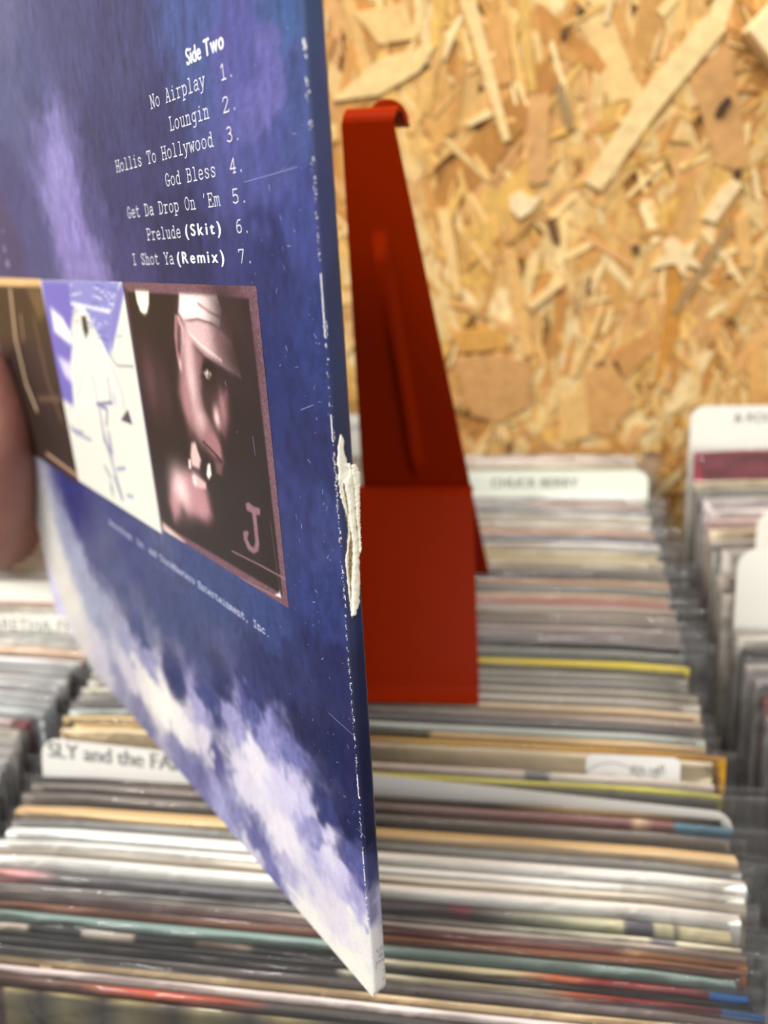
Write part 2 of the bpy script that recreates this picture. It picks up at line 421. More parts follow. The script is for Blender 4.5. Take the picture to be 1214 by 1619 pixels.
W = lambda *c: [(0.5, c)]
MID = [  # image row of the front top edge at column 1003, colours, label
 (717, W(205, 196, 180), 'grey-edged record rearmost of the middle row, against the wood-chip wall'),
 (722, W(228, 210, 200), 'pinkish-white record, second from the wood-chip wall in the middle row'),
 (729, W(226, 216, 190), 'cream record standing right behind the pale green lettered divider'),
 ('D', 775),
 (779, W(232, 232, 228), 'white record touching the front of the pale green lettered divider'),
 (789, [(0, (222, 224, 222)), (.72, (222, 224, 222)), (.8, (232, 205, 190))], 'white record with a peach right end, second in front of the lettered divider'),
 (800, W(186, 188, 186), 'grey record between white peach-ended one and a broad ivory one'),
 (811, W(240, 234, 220), 'broad ivory record, first in front of the thin grey one near the wall'),
 (822, W(236, 230, 214), 'ivory record just behind the peach-edged record'),
 (834, [(0, (228, 206, 190)), (1, (236, 196, 172))], 'peach-edged record between two pale ones, rear of the middle row'),
 (846, W(176, 178, 188), 'thin blue-grey record just in front of the rear peach one'),
 (855, W(238, 236, 232), 'white record between blue-grey and tan-flecked ones'),
 (864, [(0, (205, 205, 196)), (.3, (225, 205, 165)), (.35, (196, 196, 190)), (.6, (222, 206, 170)), (1, (198, 198, 192))], 'grey record flecked with tan along its edge, level with the stand'),
 (871, W(232, 222, 186), 'cream-yellow record, rear one of a pair beside the stand foot'),
 (881, W(226, 216, 186), 'cream-yellow record, front one of a pair beside the stand foot'),
 (892, W(206, 198, 182), 'beige record at the foot of the red stand blade'),
 (903, [(0, (190, 184, 172)), (.35, (130, 130, 128)), (.85, (112, 112, 112)), (1, (170, 168, 160))], 'dark grey record with paler ends just in front of the blade foot'),
 (914, W(222, 192, 166), 'thin peach record in front of the dark grey pale-ended one'),
 (924, [(0, (168, 158, 150)), (.5, (140, 140, 138)), (1, (176, 178, 176))], 'mid-grey record between two peach ones under the stand'),
 (936, W(222, 194, 162), 'peach record just behind the pink-edged one'),
 (947, [(0, (206, 164, 156)), (1, (220, 166, 158))], 'pink-edged record under the red stand'),
 (957, W(196, 186, 174), 'beige-grey record directly in front of the pink-edged one'),
 (967, W(170, 158, 146), 'taupe record, second in front of the pink-edged one'),
 (978, W(152, 142, 134), 'dark taupe record, third in front of the pink-edged one'),
 (988, W(196, 184, 178), 'pinkish-grey record, fourth in front of the pink-edged one'),
 (999, W(186, 176, 172), 'pinkish-grey record, second behind the black-edged one'),
 (1009, W(168, 162, 160), 'grey record just behind the black-edged one'),
 (1019, W(44, 44, 44), 'black-edged record just behind the rear yellow-edged one'),
 (1027, W(150, 150, 142), 'grey record between the black-edged and rear yellow-edged ones'),
 (1035, [(0, (170, 160, 96)), (.45, (204, 186, 84)), (.8, (226, 206, 72)), (1, (232, 212, 84))], 'yellow-edged record, rear of the two yellow ones in the middle row'),
 (1048, W(112, 106, 78), 'olive record right in front of the rear yellow-edged one'),
 (1057, W(172, 170, 160), 'pale grey record, second in front of the rear yellow-edged one'),
 (1067, W(156, 154, 146), 'grey record, third in front of the rear yellow-edged one'),
 (1078, W(128, 126, 122), 'dark grey record, fourth in front of the rear yellow-edged one'),
 (1089, W(176, 168, 152), 'grey-beige record level with the front foot of the red stand'),
 (1100, W(190, 184, 174), 'light grey record just in front of the red stand'),
 (1114, [(0, (172, 166, 150)), (.5, (200, 184, 154)), (1, (216, 192, 158))], 'beige record, second in front of the red stand'),
 (1130, [(0, (146, 142, 138)), (1, (190, 172, 158))], 'pinkish-grey record just behind a thin dark one, in front of the stand'),
 (1143, W(116, 112, 110), 'thin dark record just behind the pale aqua one'),
 (1153, W(184, 192, 186), 'pale aqua record just behind the tan one with a dark left half'),
 (1168, [(0, (206, 176, 120)), (.4, (206, 176, 120)), (.42, (96, 82, 54)), (.6, (96, 82, 54)), (.605, (206, 176, 124)), (1, (220, 190, 140))], 'tan record with dark brown stripe to its middle, behind the ochre-ended one'),
 (1181, [(0, (216, 184, 120)), (.5, (196, 160, 88)), (.9, (200, 152, 56)), (1, (196, 146, 40))], 'tan record with bright ochre right end, behind the stickered one'),
 (1193, [(0, (228, 210, 172)), (1, (222, 206, 176))], 'cream record bearing a white handwritten sticker'),
 (1226, [(0, (206, 196, 188)), (.74, (206, 196, 188)), (.745, (120, 120, 124)), (.775, (120, 120, 124)), (.78, (206, 198, 190)), (1, (212, 204, 194))], 'pinkish-beige record with a dark grey patch, behind the front yellow-edged one'),
 (1239, [(0, (206, 196, 140)), (.5, (200, 192, 84)), (1, (208, 204, 84))], 'yellow-green edged record, front of the two yellow ones in the middle row'),
 (1253, W(92, 90, 82), 'dark record right in front of the front yellow-edged one'),
 ('S', 1266),
 (1280, [(0, (88, 86, 84)), (.5, (110, 96, 76)), (.7, (60, 54, 44)), (.8, (170, 140, 90)), (1, (74, 62, 48))], 'black and tan speckled record behind the mauve-brown one'),
 (1288, [(0, (112, 104, 98)), (.5, (120, 106, 96)), (.6, (146, 122, 112)), (.75, (136, 92, 86)), (.87, (128, 84, 78)), (.88, (206, 176, 146)), (.9, (126, 80, 76)), (.925, (126, 80, 76)), (.93, (78, 116, 134)), (1, (78, 116, 134))], 'mauve-brown record with a slate blue right end'),
 (1307, W(112, 104, 96), 'dark grey-brown record right behind the broad tan one'),
 (1325, [(0, (204, 172, 126)), (.5, (202, 176, 130)), (1, (218, 190, 146))], 'broad tan record right behind the stack of white-edged ones'),
 (1358, W(176, 176, 172), 'clear grey-edged record between the broad tan one and the white ones'),
 (1366, W(242, 242, 238), 'broad white record, rearmost of the run of white-edged ones'),
 (1393, W(238, 238, 232), 'white record, second in the run of white-edged ones'),
 (1409, W(228, 218, 200), 'ivory record amid the run of white-edged ones'),
 (1419, W(240, 240, 235), 'white record, frontmost in the run of white-edged ones'),
 (1446, [(0, (216, 176, 170)), (.08, (206, 150, 150)), (.14, (96, 92, 92)), (.4, (88, 88, 92)), (.66, (86, 80, 84)), (.685, (130, 60, 78)), (.7, (86, 80, 80)), (.78, (148, 150, 130)), (.85, (190, 188, 156)), (.875, (200, 196, 160)), (.88, (84, 80, 92)), (.91, (84, 80, 92)), (.915, (206, 202, 166)), (.935, (206, 202, 166)), (.938, (90, 86, 96)), (.944, (206, 200, 164)), (1, (210, 200, 168))], 'dark record with olive-cream right end and purple figure, just before the white run'),
 (1474, [(0, (120, 116, 112)), (.6, (138, 136, 136)), (.8, (168, 168, 148)), (.895, (206, 200, 176)), (.9, (112, 106, 114)), (.925, (112, 106, 114)), (.93, (208, 202, 178)), (1, (210, 200, 176))], 'grey record with cream right end and purple patch, second before the white run'),
 (1488, [(0, (150, 138, 130)), (1, (188, 172, 160))], 'pinkish-beige record right behind the maroon one'),
 (1499, [(0, (104, 86, 84)), (.5, (104, 70, 68)), (.85, (122, 64, 58)), (.87, (170, 126, 84)), (1, (160, 112, 76))], 'maroon record with gilt lettering marks at its right end'),
 (1511, W(128, 86, 64), 'brown record between the maroon and teal ones'),
 (1523, W(116, 136, 130), 'teal-edged record in the front of the middle row'),
 (1546, [(0, (30, 28, 28)), (.08, (30, 28, 28)), (.085, (184, 172, 158)), (.125, (184, 172, 158)), (.13, (26, 24, 24)), (.2, (26, 24, 24)), (.205, (178, 166, 152)), (.27, (178, 166, 152)), (.275, (26, 24, 24)), (.35, (24, 22, 22)), (.36, (110, 92, 80)), (.42, (110, 92, 80)), (.43, (24, 22, 22)), (.55, (34, 30, 30)), (.56, (176, 172, 150)), (.74, (188, 176, 140)), (.79, (176, 90, 56)), (.84, (112, 34, 34)), (.957, (104, 32, 34)), (.959, (44, 120, 200)), (1, (44, 124, 206))], 'cream and dark red record with blue right end, rear of the blue-ended pair'),
 (1564, W(40, 38, 36), 'black record between the two blue-ended ones'),
 (1574, [(0, (34, 32, 32)), (.52, (44, 40, 38)), (.53, (176, 170, 150)), (.75, (188, 176, 142)), (.8, (176, 88, 54)), (.85, (112, 34, 34)), (.955, (106, 32, 34)), (.957, (44, 120, 200)), (1, (44, 124, 206))], 'cream and dark red record with blue right end, front of the blue-ended pair'),
 (1588, [(0, (66, 66, 68)), (.5, (104, 98, 98)), (1, (150, 138, 136))], 'pinkish-grey record in cloudy plastic right before the blue-ended pair'),
 (1605, [(0, (170, 148, 112)), (.5, (196, 172, 134)), (1, (200, 176, 138))], 'tan record, front one near the bottom edge of the photo'),
 (1624, [(0, (190, 172, 168)), (.4, (216, 202, 196)), (1, (220, 210, 206))], 'pale pink-white record right in front of the frontmost tan one'),
 (1638, [(0, (92, 60, 52)), (.2, (112, 84, 70)), (.3, (182, 80, 56)), (.38, (150, 72, 56)), (.45, (70, 66, 62)), (1, (60, 60, 60))], 'dark brown record with red print, second from the front'),
 (1660, [(0, (70, 32, 34)), (.11, (70, 32, 34)), (.115, (134, 124, 84)), (.16, (48, 38, 32)), (.19, (134, 124, 84)), (.24, (48, 38, 32)), (.27, (134, 124, 84)), (.33, (48, 38, 32)), (.36, (134, 124, 84)), (.42, (48, 38, 32)), (.46, (134, 124, 84)), (.52, (60, 52, 44)), (1, (50, 50, 52))], 'dark record striped in olive bars, frontmost of the middle row'),
]
def divider(X, Y, Wd, rise, T, label, text, size, tx, ink, r, lean=0.0, roll=0.0, group='lettered divider cards', name='divider_card', mat=None, tz=None, sx=1.0, rad=.008, off=0.0):
    """tall plastic divider with rounded top corners, printed along its top"""
    p = top_xy(X, Y)
    rot = Matrix.Rotation(-(LEAN + lean), 4, 'X') @ Matrix.Rotation(roll, 4, 'Y')
    H = .30 + rise
    base = Vector((p[0], p[1], p[2])) + rot @ Vector((0, 0, -.30))
    root = empty(name); root.matrix_world = Matrix.Translation(base) @ rot
    tag(root, label, 'divider', group)
    pts = [(-Wd / 2, 0), (Wd / 2, 0)]
    for k in range(7): a = k / 6 * math.pi / 2; pts.append((Wd / 2 - rad + rad * math.cos(a), H - rad + rad * math.sin(a)))
    for k in range(7): a = math.pi / 2 + k / 6 * math.pi / 2; pts.append((-Wd / 2 + rad + rad * math.cos(a), H - rad + rad * math.sin(a)))
    n = len(pts)
    vs = [(x, -T / 2, z) for x, z in pts] + [(x, T / 2, z) for x, z in pts]
    fs = [tuple(range(n)), tuple(reversed(range(n, 2 * n)))] + [((i + 1) % n, i, n + i, n + (i + 1) % n) for i in range(n)]
    mesh('card', vs, fs, root, [mat or WHITE_PLASTIC])
    if text:
        v, f = text_mesh(text, size, sx, off)
        vv = [(tx + a, -T / 2 - .00015 - (.00002 if q_ >= len(v) // 2 else 0), (tz if tz is not None else H - rise * .75) + b) for q_, (a, b, _) in enumerate(v)]
        mesh('printed_name', vv, f, root, [ink])
    return root

MIDX = (top_at((1168, 1350))[0] + top_at((22, 1265))[0]) / 2
LEFT_X0 = top_at((130, 1045))[0]
rr_ = random.Random(11)
def y_of(row, col=1003): return top_at((col, row))[1]
COSQ = math.cos(SLOPE + LEAN)
def spans(rows, col, frac=.72):
    """for every record: how far back its stripe starts, and where its front top edge lies"""
    k = [e[0] if not isinstance(e[0], str) else e[1] for e in rows]; out = []
    for i, e in enumerate(rows):
        nx = k[i + 1] if i + 1 < len(k) else k[i] + 22
        if isinstance(e[0], str): out.append((y_of(k[i], col),) * 2 + (.001,))
        else:
            if i + 1 < len(rows) and isinstance(rows[i + 1][0], str): nx = k[i] + .5 * (nx - k[i]) if nx - k[i] < 40 else k[i] + 10
            fr = .86 if 1320 < k[i] < 1440 else .12 if k[i] == 1193 else frac
            b = y_of(k[i], col); f = max(y_of(k[i] + fr * (nx - k[i]), col), b - .0085); out.append((b, f, (f - y_of(nx, col)) * COSQ))
    return out
ym = spans(MID, 1003)
PALE_GREEN = plain('pale_green_plastic', rgb(222, 228, 212), .4, .4)
FROST = plain('frosted_plastic', rgb(206, 204, 198), .4, .4)
for i, e in enumerate(MID):
    nxt, Yf, room = ym[i]; gap = (nxt - Yf) * COSQ
    if e[0] == 'D':
        a, b = top_at((765, 770)), top_at((1052, 770))
        divider(MIDX + .004, Yf - .004, .315, .0155, .0012, 'pale green divider card lettered in black capitals, back of the middle row', 'CHUCK BERRY', .0088, top_at((776, 768))[0] - MIDX - .004, GREY_INK, rr_, mat=PALE_GREEN, tz=.3045, off=.0002, sx=.98)
        continue
    if e[0] == 'S':
        divider(MIDX + .004, Yf + .001, .322, .0046, .0012, 'frosted divider card with black mixed-case lettering beside the white-bottomed sleeve', 'SLY and the FAMILY', .0114, -.158, GREY_INK, rr_, mat=FROST, tz=.2955, roll=.054, off=.00035, sx=.90)
        continue
    T = max(.0012, min(.0085, gap - .0006))
    if e[0] == 1226: T = .003
    ov = rr_.choice((.002, .003, .005, .007)); ol = rr_.choice((.002, .004, .006))
    if e[0] < 1030: ov = rr_.choice((.008, .012, .016, .019))
    if e[0] in (1226, 1239, 1264, 1288, 1325): ov = .022
    if e[0] in (1446, 1474): ov = .026
    if e[0] in (1588, 1605): ov = .014
    jx = rr_.uniform(-.002, .002)
    XR = {1035: 1089, 1153: 1113, 1168: 1113, 1181: 1146, 1193: 1126, 1239: 1139, 1288: 1154, 1325: 1160, 1366: 1175, 1393: 1174, 1419: 1166, 1446: 1152, 1474: 1171, 1488: 1178, 1499: 1180, 1511: 1178, 1523: 1160, 1546: 1181, 1564: 1190, 1574: 1208, 1588: 1208, 1605: 1206}
    if e[0] in XR: jx = top_at((XR[e[0]], e[0] + (e[0] - 760) * 1.25e-4 * (XR[e[0]] - 1003)))[0] - RW / 2 - MIDX
    crk = .0016 if e[0] > 1440 or e[0] < 1030 else .0005
    root, up = make_record(MIDX + jx, Yf + (T / 2 + .0001) / math.cos(LEAN), T, e[1], e[2], 'records in the middle row', rr_, over_r=ov, over_l=ol,
                rise=rr_.uniform(-.0012, .0014), crk=crk, dz=rr_.uniform(-.0006, .0003) - (.003 if 1030 < e[0] < 1085 else 0), lean=rr_.uniform(-.0005, .0005), yaw=rr_.uniform(-.0006, .0006), room=room, rr=.006 if e[0] == 1264 else .0015)
    if e[0] == 1193:      # white sticker with pen scribble, on the front of the cover
        x0 = top_at((927, 1202))[0] - (MIDX + jx); x1 = top_at((1076, 1202))[0] - (MIDX + jx)
        h, rad = .017, .0035; pts = []
        for cx, cz, a0 in ((x1 - rad, -rad + .001, 0), (x0 + rad, -rad + .001, 1), (x0 + rad, -h + rad, 2), (x1 - rad, -h + rad, 3)):
            for k in range(5): a = (a0 + k / 4) * math.pi / 2; pts.append((cx + rad * math.cos(a), cz + rad * math.sin(a)))
        n = len(pts); yf = -T / 2 - .0009
        s = mesh('sticker', [(x, yf, z) for x, z in pts] + [(x, yf + .0003, z) for x, z in pts],
                 [tuple(reversed(range(n)))] + [(i_, (i_ + 1) % n, n + (i_ + 1) % n, n + i_) for i_ in range(n)], root, [plain('sticker_paper', rgb(238, 236, 230), .6, .2)])
        s.matrix_local = up
        # scribbled pen lines
        vs, fs = [], []
        def pen(pl, w=.0002):
            for (ax, az), (bx, bz) in zip(pl, pl[1:]):
                d = math.hypot(bx - ax, bz - az) or 1e-6; nx_, nz_ = -(bz - az) / d * w, (bx - ax) / d * w
                b = len(vs); vs.extend([(ax + nx_, yf - .0001, az + nz_), (bx + nx_, yf - .0001, bz + nz_), (bx - nx_, yf - .0001, bz - nz_), (ax - nx_, yf - .0001, az - nz_)]); fs.append((b, b + 1, b + 2, b + 3))
        w_ = x1 - x0
        pen([(x0 + w_ * .28 + .013 * math.cos(a), -.014 + .011 * math.sin(a)) for a in np.linspace(.2, 2.95, 14)])
        for q in range(11):
            sx_ = x0 + w_ * (.47 + .36 * q / 11 + (.03 if 4 < q < 8 else 0)); pen([(sx_, -.009 + rr_.uniform(-.002, .002)), (sx_ + .001, -.003 + rr_.uniform(-.002, .001)), (sx_ + .002, -.008 + rr_.uniform(-.001, .001))], .00016)
        for q in range(9):
            sx_ = x0 + w_ * (.15 + .22 * q / 9); pen([(sx_, -.013), (sx_ + .001, -.009 + rr_.uniform(-.001, .001)), (sx_ + .002, -.013)], .00014)
        k = mesh('pen_marks', vs, fs, s, [GREY_INK])

LEFT = [
 (760, W(226, 226, 220)), (775, W(236, 230, 216)), (790, W(230, 230, 228)), (806, W(222, 214, 204)), (822, W(238, 238, 234)), (838, W(230, 226, 216)), (852, W(240, 238, 232)),
 (866, W(236, 236, 232)), (878, W(240, 240, 236)), (889, W(238, 236, 228)), (899, W(234, 234, 230)), (909, W(240, 238, 230)),
 ('L', 942), (944, W(238, 206, 190)), (956, W(238, 234, 224)), (966, W(232, 228, 216)), (980, W(236, 234, 226)), ('A', 998), (1003, W(240, 240, 234)), (1011, W(238, 234, 222)), (1020, [(0, (240, 232, 218)), (1, (226, 190, 160))]),
 (1034, W(236, 236, 236)), (1050, W(214, 214, 214)), (1062, W(238, 238, 236)), (1075, W(208, 210, 210)), (1088, W(240, 240, 238)), (1100, W(226, 232, 232)), (1113, W(206, 212, 212)),
 (1131, [(0, (236, 214, 210)), (.97, (232, 214, 210)), (.975, (140, 50, 56)), (1, (130, 46, 50))]), (1146, W(240, 234, 214)), (1160, W(232, 230, 222)), (1176, W(236, 234, 228)), (1192, W(222, 224, 222)), (1210, W(226, 226, 224)), (1230, W(196, 198, 196)), (1252, W(176, 176, 174)), (1276, W(150, 150, 150)), (1302, W(170, 170, 168)), (1330, W(120, 120, 120)), (1362, W(200, 190, 180)),
]
LLAB = {760: 'pale grey-white record, rearmost of the left row', 944: 'peach-edged record between the two lettered dividers of the left row', 956: 'ivory record behind the front lettered divider of the left row, rear of its trio',
 966: 'cream record behind the front lettered divider, middle of its trio', 980: 'pale cream record touching the back of the front lettered divider, left row', 1003: 'white record touching the front of the front lettered divider, left row', 1011: 'ivory record, second in front of the front lettered divider, left row', 1020: 'cream record with tan right end, left row',
 1034: 'white record in crumpled plastic right before the tan-ended one, left row', 1131: 'pink-white record with dark red right end, left row', 1146: 'cream record right in front of the dark red-ended one, left row', 1113: 'pale aqua-grey record right behind the dark red-ended one, left row', 1362: 'beige record, frontmost of the left row'}
def cname(c):
    r_, g_, b_ = c
    if max(c) - min(c) < 9: return 'white' if r_ > 228 else 'pale grey' if r_ > 200 else 'grey' if r_ > 160 else 'dark grey'
    if b_ > r_: return 'pale aqua'
    return 'ivory' if r_ > 228 else 'beige'
ORD = ['', 'first', 'second', 'third', 'fourth', 'fifth', 'sixth', 'seventh', 'eighth', 'ninth', 'tenth', 'eleventh', 'twelfth', 'thirteenth']
keys = [e[0] if not isinstance(e[0], str) else e[0] for e in LEFT]
yl = spans(LEFT, 60, .86)
for i, e in enumerate(LEFT):
    nxt, Yf, room = yl[i]; gap = (nxt - Yf) * COSQ
    xr = LEFT_X0 - .004
    if e[0] in ('L', 'A'):
        cx = xr - .156
        tx = top_at((100 if e[0] == 'L' else -22, e[1] + 14))[0] - cx
        divider(cx, Yf - .002, .308, .0105, .0012, 'white divider card with faint grey lettering, rear one of the left row' if e[0] == 'L' else 'white divider card lettered in grey capitals, front one of the left row',
                'LPs' if e[0] == 'L' else 'ARETHA FRAN', .0075 if e[0] == 'L' else .0105, tx if e[0] == 'L' else tx, GREY_INK, rr_, tz=.3020)
        continue
    if e[0] in LLAB: lab = LLAB[e[0]]
    else:
        if i < keys.index('L'): lab = f"{cname(e[1][0][1])} record, {ORD[keys.index('L') - i]} behind the rear lettered divider, left row"
        elif i < keys.index(1131): lab = f"{cname(e[1][0][1])} record in glossy plastic, {ORD[i - keys.index(1034) + 1]} before the tan-ended one, left row"
        else: lab = f"{cname(e[1][0][1])} record, {ORD[i - keys.index(1131)]} in front of the dark red-ended one, left row"
    T = max(.0012, min(.0085, gap - .0006))
    back = i > keys.index(1113)
    make_record(xr - .1595 + (-.008 if back else 0) + rr_.uniform(-.0025, .0025), Yf + (T / 2 + .0001) / math.cos(LEAN), T, e[1], lab, 'records in the left row', rr_, over_r=rr_.choice((.003, .005, .007)), over_l=.004,
                rise=rr_.uniform(.001, .003), crk=.0011, dz=rr_.uniform(-.001, .0005), lean=rr_.uniform(-.0005, .0005), yaw=rr_.uniform(-.0008, .0008), room=room)

RIGHT = [
 (724, W(226, 220, 206), 'ivory record behind the tall lettered divider of the right row'),
 ('R', 737),
 (741, [(0, (150, 58, 72)), (1, (158, 56, 74))], 'crimson-topped record standing in front of the tall lettered divider, right row'),
 (752, W(222, 206, 170), 'tan-edged record right before the crimson-topped one, right row'),
 (765, W(150, 146, 136), 'dark grey record, second before the crimson-topped one, right row'),
 (780, W(222, 214, 212), 'pink-grey record, third before the crimson-topped one, right row'),
 (796, W(226, 214, 210), 'pale pink record, fourth before the crimson-topped one, right row'),
 (812, [(0, (226, 196, 190)), (1, (226, 176, 170))], 'rosy pink record behind the rear plain white tab card'),
 (828, W(226, 208, 176), 'cream record behind the rear plain white tab card, left end showing'),
 (846, W(210, 204, 194), 'beige record at the back of the rear plain white tab card'),
 (862, W(206, 198, 190), 'grey-pink record touching the rear plain white tab card'),
 ('T', 884),
 (900, W(186, 176, 164), 'taupe record between the two plain white tab cards'),
 (930, W(206, 200, 190), 'pale grey record touching the back of the front white tab card'),
 ('U', 985),
 (992, W(230, 224, 214), 'ivory-edged record right before the front white tab card'),
 (1014, [(0, (60, 58, 56)), (.03, (60, 58, 56)), (.06, (66, 66, 66)), (1, (80, 80, 80))], 'black record in front of the front white tab card'),
 (1035, W(196, 192, 188), 'grey-white record right before the black one, right row'),
 (1060, W(160, 158, 156), 'mid-grey record, second before the black one, right row'),
 (1085, [(0, (120, 82, 76)), (1, (140, 96, 84))], 'reddish-brown record of the right row near the frame edge'),
 (1120, W(172, 170, 166), 'grey record right before the reddish-brown one, right row'),
 (1160, W(120, 96, 88), 'dark brown record, second before the reddish-brown one, right row'),
 (1210, W(150, 146, 142), 'grey record, frontmost of the right row'),
]
yr = spans(RIGHT, 1180, .8)
for i, e in enumerate(RIGHT):
    nxt, Yf, room = yr[i]; gap = (nxt - Yf) * COSQ
    xl = .1243 if i > 10 else .129
    if e[0] == 'R':
        divider(xl + .1575 - .001, Yf, .314, .041, .0012, 'tall white divider card with black lettering at the back of the right row', '& ROCK', .0085, top_at((1158, 737))[0] - (xl + .1575), BLACK_INK, rr_, tz=.3300, rad=.009)
        continue
    if e[0] in ('T', 'U'):
        q = e[0] == 'T'
        x_l = top_at((1193 if q else 1160, e[1]))[0]
        divider(x_l + .15, Yf, .30, .030 if q else .041, .0012, 'plain white tab card with rounded corner, rear one of the right row' if q else 'plain white tab card with rounded corner, front one of the right row', None, 0, 0, None, rr_, rad=.011)
        continue
    T = max(.0012, min(.0085, gap - .0006))
    make_record(xl + .1605 + rr_.uniform(-.002, .002), Yf + (T / 2 + .0001) / math.cos(LEAN), T, e[1], e[2], 'records in the right row', rr_, over_r=.004, over_l=rr_.choice((.003, .006)),
                rise=rr_.uniform(.001, .003), crk=.001, dz=.016 if e[0] == 741 else rr_.uniform(-.001, .0005), lean=rr_.uniform(-.0005, .0005), yaw=rr_.uniform(-.0008, .0008), room=room)

# small printed card behind the stand
pc = top_at((600, 716))
divider(pc[0], WALL_Y - .0085, .07, .028, .001, 'small white card with two grey printed lines behind the red stand', 'NEW IN', .009, -.05 + .018, GREY_INK, rr_, tz=.315, rad=.003, lean=-.10)

# ------------------------------------------------------------------ red metal stand
def stand():
    RED = plain('red_enamel', rgb(138, 32, 0), .40, .04, noise=.03, scale=40)
    fr = top_at((677, 905)); fr[2] += .0015
    root = tag(empty('record_stand', fr), 'bright red bent sheet-metal record stand perched on the middle row', 'display stand')
    inv = Matrix.Translation(tuple(-fr))
    th = math.radians(14)                      # blade leans a little towards the viewer
    n = np.array([0, math.cos(th), math.sin(th)])
    q = lambda px: hit(px, fr, n)
    TL, TR, BL, BR = q((540, 196)), q((622, 192)), q((581, 905)), q((773, 905))
    t = .0016
    def lerp(a, b, k): return a + (b - a) * k
    # blade with a pressed rib
    N, Kx = 50, 44; vs, fs = [], []
    r0, r1 = q((604, 396)), q((657, 733))
    for j in range(N + 1):
        L, R = lerp(BL, TL, j / N), lerp(BR, TR, j / N)
        for i in range(Kx + 1):
            p = lerp(L, R, i / Kx)
            ax = r1 - r0; l = np.linalg.norm(ax); s = np.clip((p - r0) @ ax / l / l, 0, 1); d = np.linalg.norm(p - (r0 + ax * s))
            h = .0032 * max(0, 1 - (d / .0040) ** 2) ** .8 if d < .0040 else 0
            vs.append(p - n * (t / 2 + h))
    o1 = len(vs)
    for j in range(N + 1):
        L, R = lerp(BL, TL, j / N), lerp(BR, TR, j / N)
        for i in range(Kx + 1): vs.append(lerp(L, R, i / Kx) + n * t / 2)
    idx = lambda j, i: j * (Kx + 1) + i
    for j in range(N):
        for i in range(Kx):
            a, b, c, d = idx(j, i), idx(j, i + 1), idx(j + 1, i + 1), idx(j + 1, i)
            fs.append((a, b, c, d)); fs.append((o1 + d, o1 + c, o1 + b, o1 + a))
    for j in range(N):
        a, d = idx(j, 0), idx(j + 1, 0); fs.append((d, o1 + d, o1 + a, a)); a, d = idx(j, Kx), idx(j + 1, Kx); fs.append((a, o1 + a, o1 + d, d))
    for i in range(Kx):
        a, b = idx(0, i), idx(0, i + 1); fs.append((a, o1 + a, o1 + b, b))
    o = mesh('blade', vs, fs, root, [RED], smooth=True); o.matrix_parent_inverse = inv
    o.modifiers.new('w', 'EDGE_SPLIT').split_angle = math.radians(50)
    # hooked top: strip that follows the blade over, back and down, then a round tab turned up
    X = (TR - TL); wdt = np.linalg.norm(X); X /= wdt; U = np.cross(X, n); U = U if U[2] > 0 else -U
    back = np.array([0, 1.0, 0]); mid = (TL + TR) / 2
    prof = [(0, 0)]
    for k in range(1, 9): a = k / 8 * math.radians(125); prof.append((.0045 * (1 - math.cos(a)), .0045 * math.sin(a)))
    prof += [(.0110, .0000), (.0140, -.0012), (.0165, -.0018)]
    P3 = [mid + back * b + U * u for b, u in prof]
    vs, fs = [], []
    for k, p in enumerate(P3):
        d = P3[min(k + 1, len(P3) - 1)] - P3[max(k - 1, 0)]; d /= np.linalg.norm(d); nn = np.cross(X, d); 
        for sx in (-.5, .5):
            for st_ in (-.5, .5): vs.append(p + X * wdt * sx + X * .0012 * k / 3 + nn * t * st_)
    for k in range(len(P3) - 1):
        a, b = 4 * k, 4 * k + 4
        fs += [(a, a + 1, b + 1, b), (a + 3, a + 2, b + 2, b + 3), (a + 1, a + 3, b + 3, b + 1), (a + 2, a, b, b + 2)]
    fs += [(0, 2, 3, 1), (4 * (len(P3) - 1), 4 * (len(P3) - 1) + 1, 4 * (len(P3) - 1) + 3, 4 * (len(P3) - 1) + 2)]
    o = mesh('hook', vs, fs, root, [RED], smooth=True); o.matrix_parent_inverse = inv
    o.modifiers.new('w', 'EDGE_SPLIT').split_angle = math.radians(60)
    dc = hit((613, 194), P3[-1], np.array([0, 1., 0])); rad = hit((646, 194), P3[-1], np.array([0, 1., 0]))[0] - dc[0]; vs, fs = [], []
    for y in (-t / 2, t / 2):
        for k in range(40): a = math.radians(-14) + k / 39 * math.radians(208); vs.append(dc + np.array([rad * math.cos(a), y, rad * math.sin(a)]))
    fs = [tuple(range(40)), tuple(reversed(range(40, 80)))] + [((k + 1) % 40, k, 40 + k, 40 + (k + 1) % 40) for k in range(40)]
    o = mesh('round_tab', vs, fs, root, [RED]); o.matrix_parent_inverse = inv
    # front panel: from a curled toe up to the fold against the blade
    a0, a1 = top_at((566, 1100)), top_at((757, 1103))
    f0, f1 = q((565, 768)), q((748, 768))
    xl, xr = (a0[0] + f0[0]) / 2, 0
    cL, cR = f0 - n * .010, f1 - n * .010
    bL, bR = a0 + np.array([0, .003, .0085]), a1 + np.array([0, .003, .0085])
    prof = []
    for k in range(8):           # toe: curls down and out towards the viewer
        a = math.radians(70) * (1 - k / 7); prof.append(('toe', -.0085 * (1 - math.cos(a)) - .004 * math.sin(a), -.0075 * math.sin(a)))
    rows = [(bL + np.array([0, d, z]), bR + np.array([0, d, z])) for _, d, z in prof]
    for k in range(1, 9): rows.append((lerp(bL, cL, k / 8), lerp(bR, cR, k / 8)))
    dirp = cL - bL; dirp /= np.linalg.norm(dirp)
    for k in range(1, 8):        # fold over the top, into the blade
        a = k / 7 * math.radians(115); rad_ = .0075
        off = dirp * rad_ * math.sin(a) + (np.array([0, 1, 0]) - dirp * dirp[1]) * rad_ * (1 - math.cos(a))
        rows.append((cL + off, cR + off))
    vs, fs = [], []
